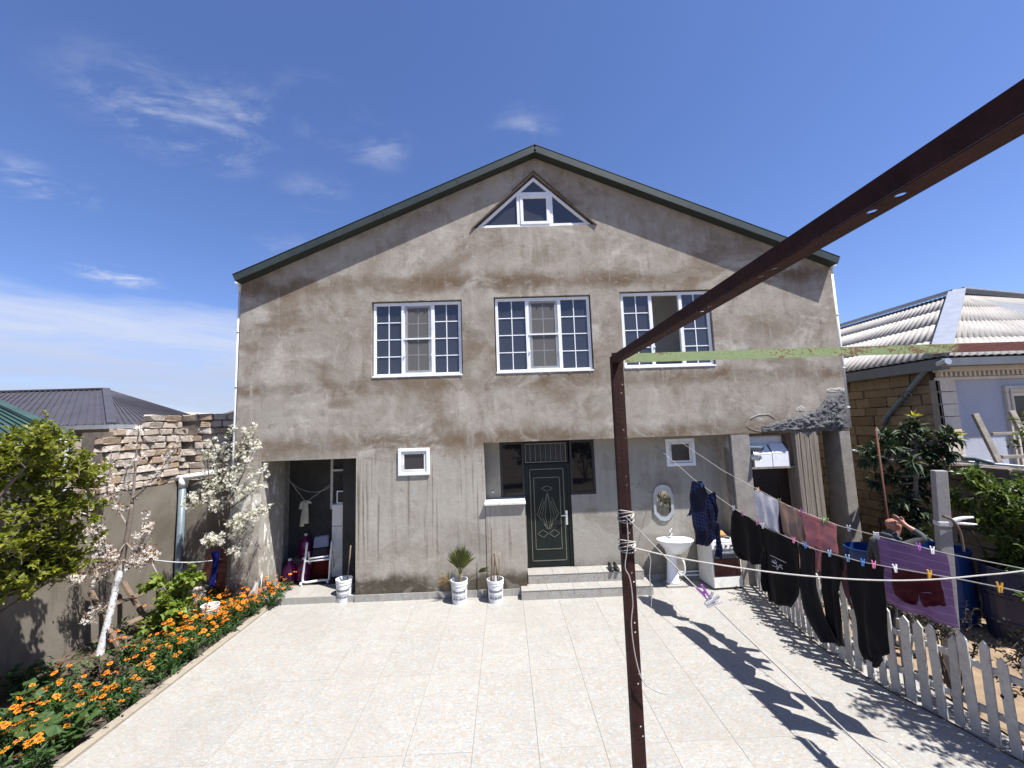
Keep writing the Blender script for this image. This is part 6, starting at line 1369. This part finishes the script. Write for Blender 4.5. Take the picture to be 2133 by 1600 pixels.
pt_ = garment('pink_towel', 'salmon pink towel folded over the rear clothesline', L1, [[(1664, 1063, 1742, 1094), (1672, 1080, 1741, 1102), (1677, 1110, 1743, 1125), (1682, 1138, 1745, 1157)], [(1696, 1140, 1712, 1146), (1696, 1170, 1713, 1172), (1697, 1188, 1711, 1192)]], 'cloth_pink', .022, 11, seed=7.7)
tf_ = garment('fold', None, L1, [[(1660, 1062, 1741, 1091), (1662, 1067, 1742, 1097), (1668, 1072, 1739, 1101)]], 'cloth_pink', .004, 6, seed=.4, lift=.016, nv=6, cat=None, group=None); tf_.parent = pt_
garment('purple_towel', 'large purple striped towel at the right end of the rear line', L1, [[(1826, 1117, 1971, 1153), (1828, 1140, 1974, 1170), (1835, 1200, 1980, 1220), (1842, 1240, 1986, 1270), (1847, 1258, 1994, 1311)]], 'cloth_purple', .020, 12, seed=5.1, nu=26, nv=26)
# pegs ---------------------------------------------------------------------
pegs = {}
def peg(ln, x, colour, what, s=1.0, dy=0, tilt=0.0):
    k = 'peg_'+colour
    if k not in pegs:
        mb = MB(); mb.add([], [])
        for sg in (-1, 1): mb.prism([(sg*.003, -.036), (sg*.010, -.036), (sg*.012, .0), (sg*.018, .034), (sg*.010, .036), (sg*.003, .004)], -.006, .006)
        mb.tube([(-.008, 0, .004), (.008, 0, .004)], .006, 6); pegs[k] = mb.me('clothes_peg', k)
    p = ln.at(x, ln.y(x)+dy, .014) if isinstance(ln, Line) else ln
    o = link('clothes_peg', pegs[k], None, p); o.rotation_euler = (rp.uniform(-.25, .25), tilt+rp.uniform(-.15, .15), rp.uniform(-.3, .5)-.5); o.scale = (s, s, s)
    tag(o, what, 'clothes peg', 'pegs on the clotheslines')
for ln, x, c, w in ((L2, 1462, 'blue', 'peg at the top of the navy plaid shirt'), (L2, 1528, 'white', 'white peg at the left end of the black shirt'), (L2, 1546, 'pink', 'pale pink peg on the left part of the black shirt'), (L2, 1577, 'pink', 'pink peg at the right end of the black shirt'), (L2, 1589, 'white', 'white peg on the left end of the hooded top'), (L2, 1653, 'pink', 'pink peg at the right end of the hooded top'), (L2, 1677, 'blue', 'dark blue peg on the folded black trousers'), (L2, 1728, 'light', 'light blue peg on the black T-shirt'), (L2, 1766, 'light', 'light blue peg left on the long black trousers'), (L2, 1797, 'blue', 'blue peg in the middle of the long black trousers'), (L2, 1820, 'pink', 'pink peg at the right of the long black trousers'), (L2, 1865, 'white', 'white peg holding the wine-red shorts'), (L2, 1936, 'yellow', 'orange peg holding the wine-red shorts'), (L2, 2083, 'yellow', 'orange peg alone on the empty end of the line'), (L1, 1579, 'wood', 'peg at the left corner of the white cloth'), (L1, 1623, 'wood', 'wooden peg between white and beige cloths'), (L1, 1670, 'purple', 'purple peg at the left end of the pink towel'), (L1, 1716, 'green', 'pale green peg on the pink towel, left one'), (L1, 1723, 'green', 'pale green peg on the pink towel, right one'), (L1, 1768, 'white', 'white peg alone between pink and purple towels'), (L1, 1822, 'white', 'white peg at the left corner of the purple towel'), (L1, 1828, 'white', 'second white peg at the left corner of the purple towel'), (L1, 1914, 'purple', 'purple peg in the middle of the purple towel'), (L1, 1942, 'white', 'white peg on the right part of the purple towel')):
    peg(ln, x, c, w)
pA = kA.lerp(eA, .0); dA = (eA-kA)
def nearest(x, y):
    best = min((i/400 for i in range(401)), key=lambda t: (lambda q: (q.x-x)**2+(q.y-y)**2)(Vector(((kA+dA*t-CAM).dot(rt)/(kA+dA*t-CAM).dot(fw)*FPX+1066.5, 800-(kA+dA*t-CAM).dot(up)/(kA+dA*t-CAM).dot(fw)*FPX, 0))))
    return kA+dA*best
for (x, y, c, w, tl_) in ((1455, 1250, 'purple', 'mauve peg clipped on the rope from the iron post', -.6), (1468, 1262, 'clear', 'clear plastic peg beside the mauve one', .7), (1472, 1268, 'clear', 'second clear plastic peg beside the mauve one', 1.3)):
    peg(nearest(x, y), 0, c, w, .95, 0, tl_)
# ------------------------------------------------------------------ person
def person():
    Yp = -2.4; H = onY(1860, 1093, Yp)           # middle of the head
    hx, hz = H.x, H.z
    V = {}; E_ = []; rad = {}; tagm = {}
    def add(n, p, r, frm=None, m=0): V[n] = Vector(p); rad[n] = r if isinstance(r, tuple) else (r, r); tagm[n] = m; E_.append((frm, n)) if frm else None
    b = Vector((hx-.10, Yp, 0)); pz = hz-.76
    add('pelvis', b+Vector((0, 0, pz)), (.145, .13), None, 2); add('waist', b+Vector((-.01, 0, pz+.16)), (.15, .13), 'pelvis', 1); add('chest', b+Vector((-.02, 0, pz+.38)), (.17, .14), 'waist', 1); add('uchest', b+Vector((.0, 0, pz+.52)), (.14, .12), 'chest', 1); add('neck', b+Vector((.05, 0, pz+.63)), (.065, .065), 'uchest', 1)
    add('jaw', H+Vector((.02, 0, -.065)), (.075, .075), 'neck', 0); add('head', H+Vector((.0, 0, .015)), (.10, .092), 'jaw', 0); add('crown', H+Vector((-.02, 0, .075)), (.078, .07), 'head', 0)
    # near arm raised, elbow forward, palm on the brow
    sh_ = b+Vector((.02, -.17, pz+.50)); el = onY(1927, 1120, Yp-.30); wr = onY(1895, 1100, Yp-.20); hd = onY(1880, 1090, Yp-.14)
    add('rsh', sh_, .075, 'uchest', 1); add('rmid', sh_.lerp(el, .5), .062, 'rsh', 1); add('rel', el, .052, 'rmid', 1); add('rfore', el.lerp(wr, .55), .046, 'rel', 1); add('rwr', wr, .030, 'rfore', 0); add('rpalm', hd, (.042, .022), 'rwr', 0)
    fd = (hd-wr).normalized()
    for i, (dz, l) in enumerate(((.034, .055), (.014, .068), (-.006, .064), (-.026, .05))):
        a = hd+fd*.03+Vector((0, -.004, dz)); add('f%da' % i, a, .011, 'rpalm', 0); add('f%db' % i, a+fd*l*.6+Vector((0, .012, dz*.3)), .0095, 'f%da' % i, 0); add('f%dc' % i, a+fd*l+Vector((0, .032, dz*.3)), .008, 'f%db' % i, 0)
    add('tha', hd+Vector((.015, .0, .05)), .011, 'rpalm', 0); add('thb', hd+Vector((-.01, .01, .085)), .009, 'tha', 0)
    ls_ = b+Vector((-.02, .17, pz+.50)); add('lsh', ls_, .075, 'uchest', 1); add('lel', ls_+Vector((-.06, .06, -.28)), .052, 'lsh', 1); add('lwr', ls_+Vector((.06, .05, -.52)), .034, 'lel', 1); add('lhand', ls_+Vector((.10, .04, -.60)), (.035, .022), 'lwr', 0); add('lfing', ls_+Vector((.12, .04, -.68)), (.028, .015), 'lhand', 0)
    for s, nme in ((-1, 'r'), (1, 'l')):
        add(nme+'hip', b+Vector((0, s*.09, pz-.06)), .10, 'pelvis', 2); add(nme+'knee', b+Vector((.03, s*.11, pz*.53)), .065, nme+'hip', 2); add(nme+'ank', b+Vector((-.02, s*.11, .09)), .045, nme+'knee', 2); add(nme+'toe', b+Vector((.13, s*.12, .045)), .042, nme+'ank', 3)
    names = list(V); idx = {n: i for i, n in enumerate(names)}
    me = bpy.data.meshes.new('person_skeleton'); me.from_pydata([V[n] for n in names], [(idx[a], idx[c]) for a, c in E_], []); o = bpy.data.objects.new('tmp_person', me); COL.objects.link(o)
    sk_ = o.modifiers.new('skin', 'SKIN'); sk_.use_smooth_shade = True
    for i, n in enumerate(names): sv_ = me.skin_vertices[0].data[i]; sv_.radius = rad[n]; sv_.use_root = (n == 'pelvis')
    sd = o.modifiers.new('sub', 'SUBSURF'); sd.levels = 2; sd.render_levels = 2
    dg = bpy.context.evaluated_depsgraph_get(); me2 = bpy.data.meshes.new_from_object(o.evaluated_get(dg)); bpy.data.objects.remove(o)
    for mm in ('skin', 'jacket', 'trousers', 'shoe'): me2.materials.append(MATS[mm])
    segs = [(V[a], V[c], tagm[a] if tagm[a] == tagm[c] else None, tagm[a], tagm[c], a, c) for a, c in E_]
    for pl in me2.polygons:
        c = pl.center; best = 9; mi = 0
        for a, b2, _, ma, mc, na, nc in segs:
            ab = b2-a; t = max(0, min(1, (c-a).dot(ab)/ab.length_squared)); d = (c-a-ab*t).length
            if d < best: best = d; mi = ma if t < .5 else mc
        pl.material_index = mi; pl.use_smooth = True
    po = bpy.data.objects.new('person', me2); COL.objects.link(po); tag(po, 'bald person in grey jacket holding a hand to the brow behind the purple towel', 'person'); OFF[po.name] = Vector()
    # face: ear, nose and dark collar
    mb = MB(); ec = H+Vector((-.01, -.098, -.01)); mb.lathe([(.001, .012), (.02, .01), (.03, .0), (.022, -.008)], (0, 0, 0), 12, 0, .8, 1.2); mb.v = [tuple(ec+Vector((v[0], -v[2], v[1]))) for v in mb.v]; mb.build('ear', 'skin', po, smooth=True)
    mb = MB(); mb.tube([H+Vector((.095, -.0, .02)), H+Vector((.118, -.0, -.015)), H+Vector((.10, 0, -.03))], [.012, .018, .014], 8); mb.build('nose', 'skin', po, smooth=True)
    for s in (-.032, .032): mb = MB(); mb.lathe([(.001, .006), (.012, .003), (.014, 0)], H+Vector((.088, s, .012)), 8); mb.build('eye', 'black_plastic', po)

    nk = V['neck']; mb = MB(); mb.tube([nk+Vector((.085*math.cos(t), .085*math.sin(t), -.02-.03*math.cos(t))) for t in [2*math.pi*i/16 for i in range(17)]], .026, 7, cap=False); mb.build('collar', 'jacket', po, smooth=True)
person()
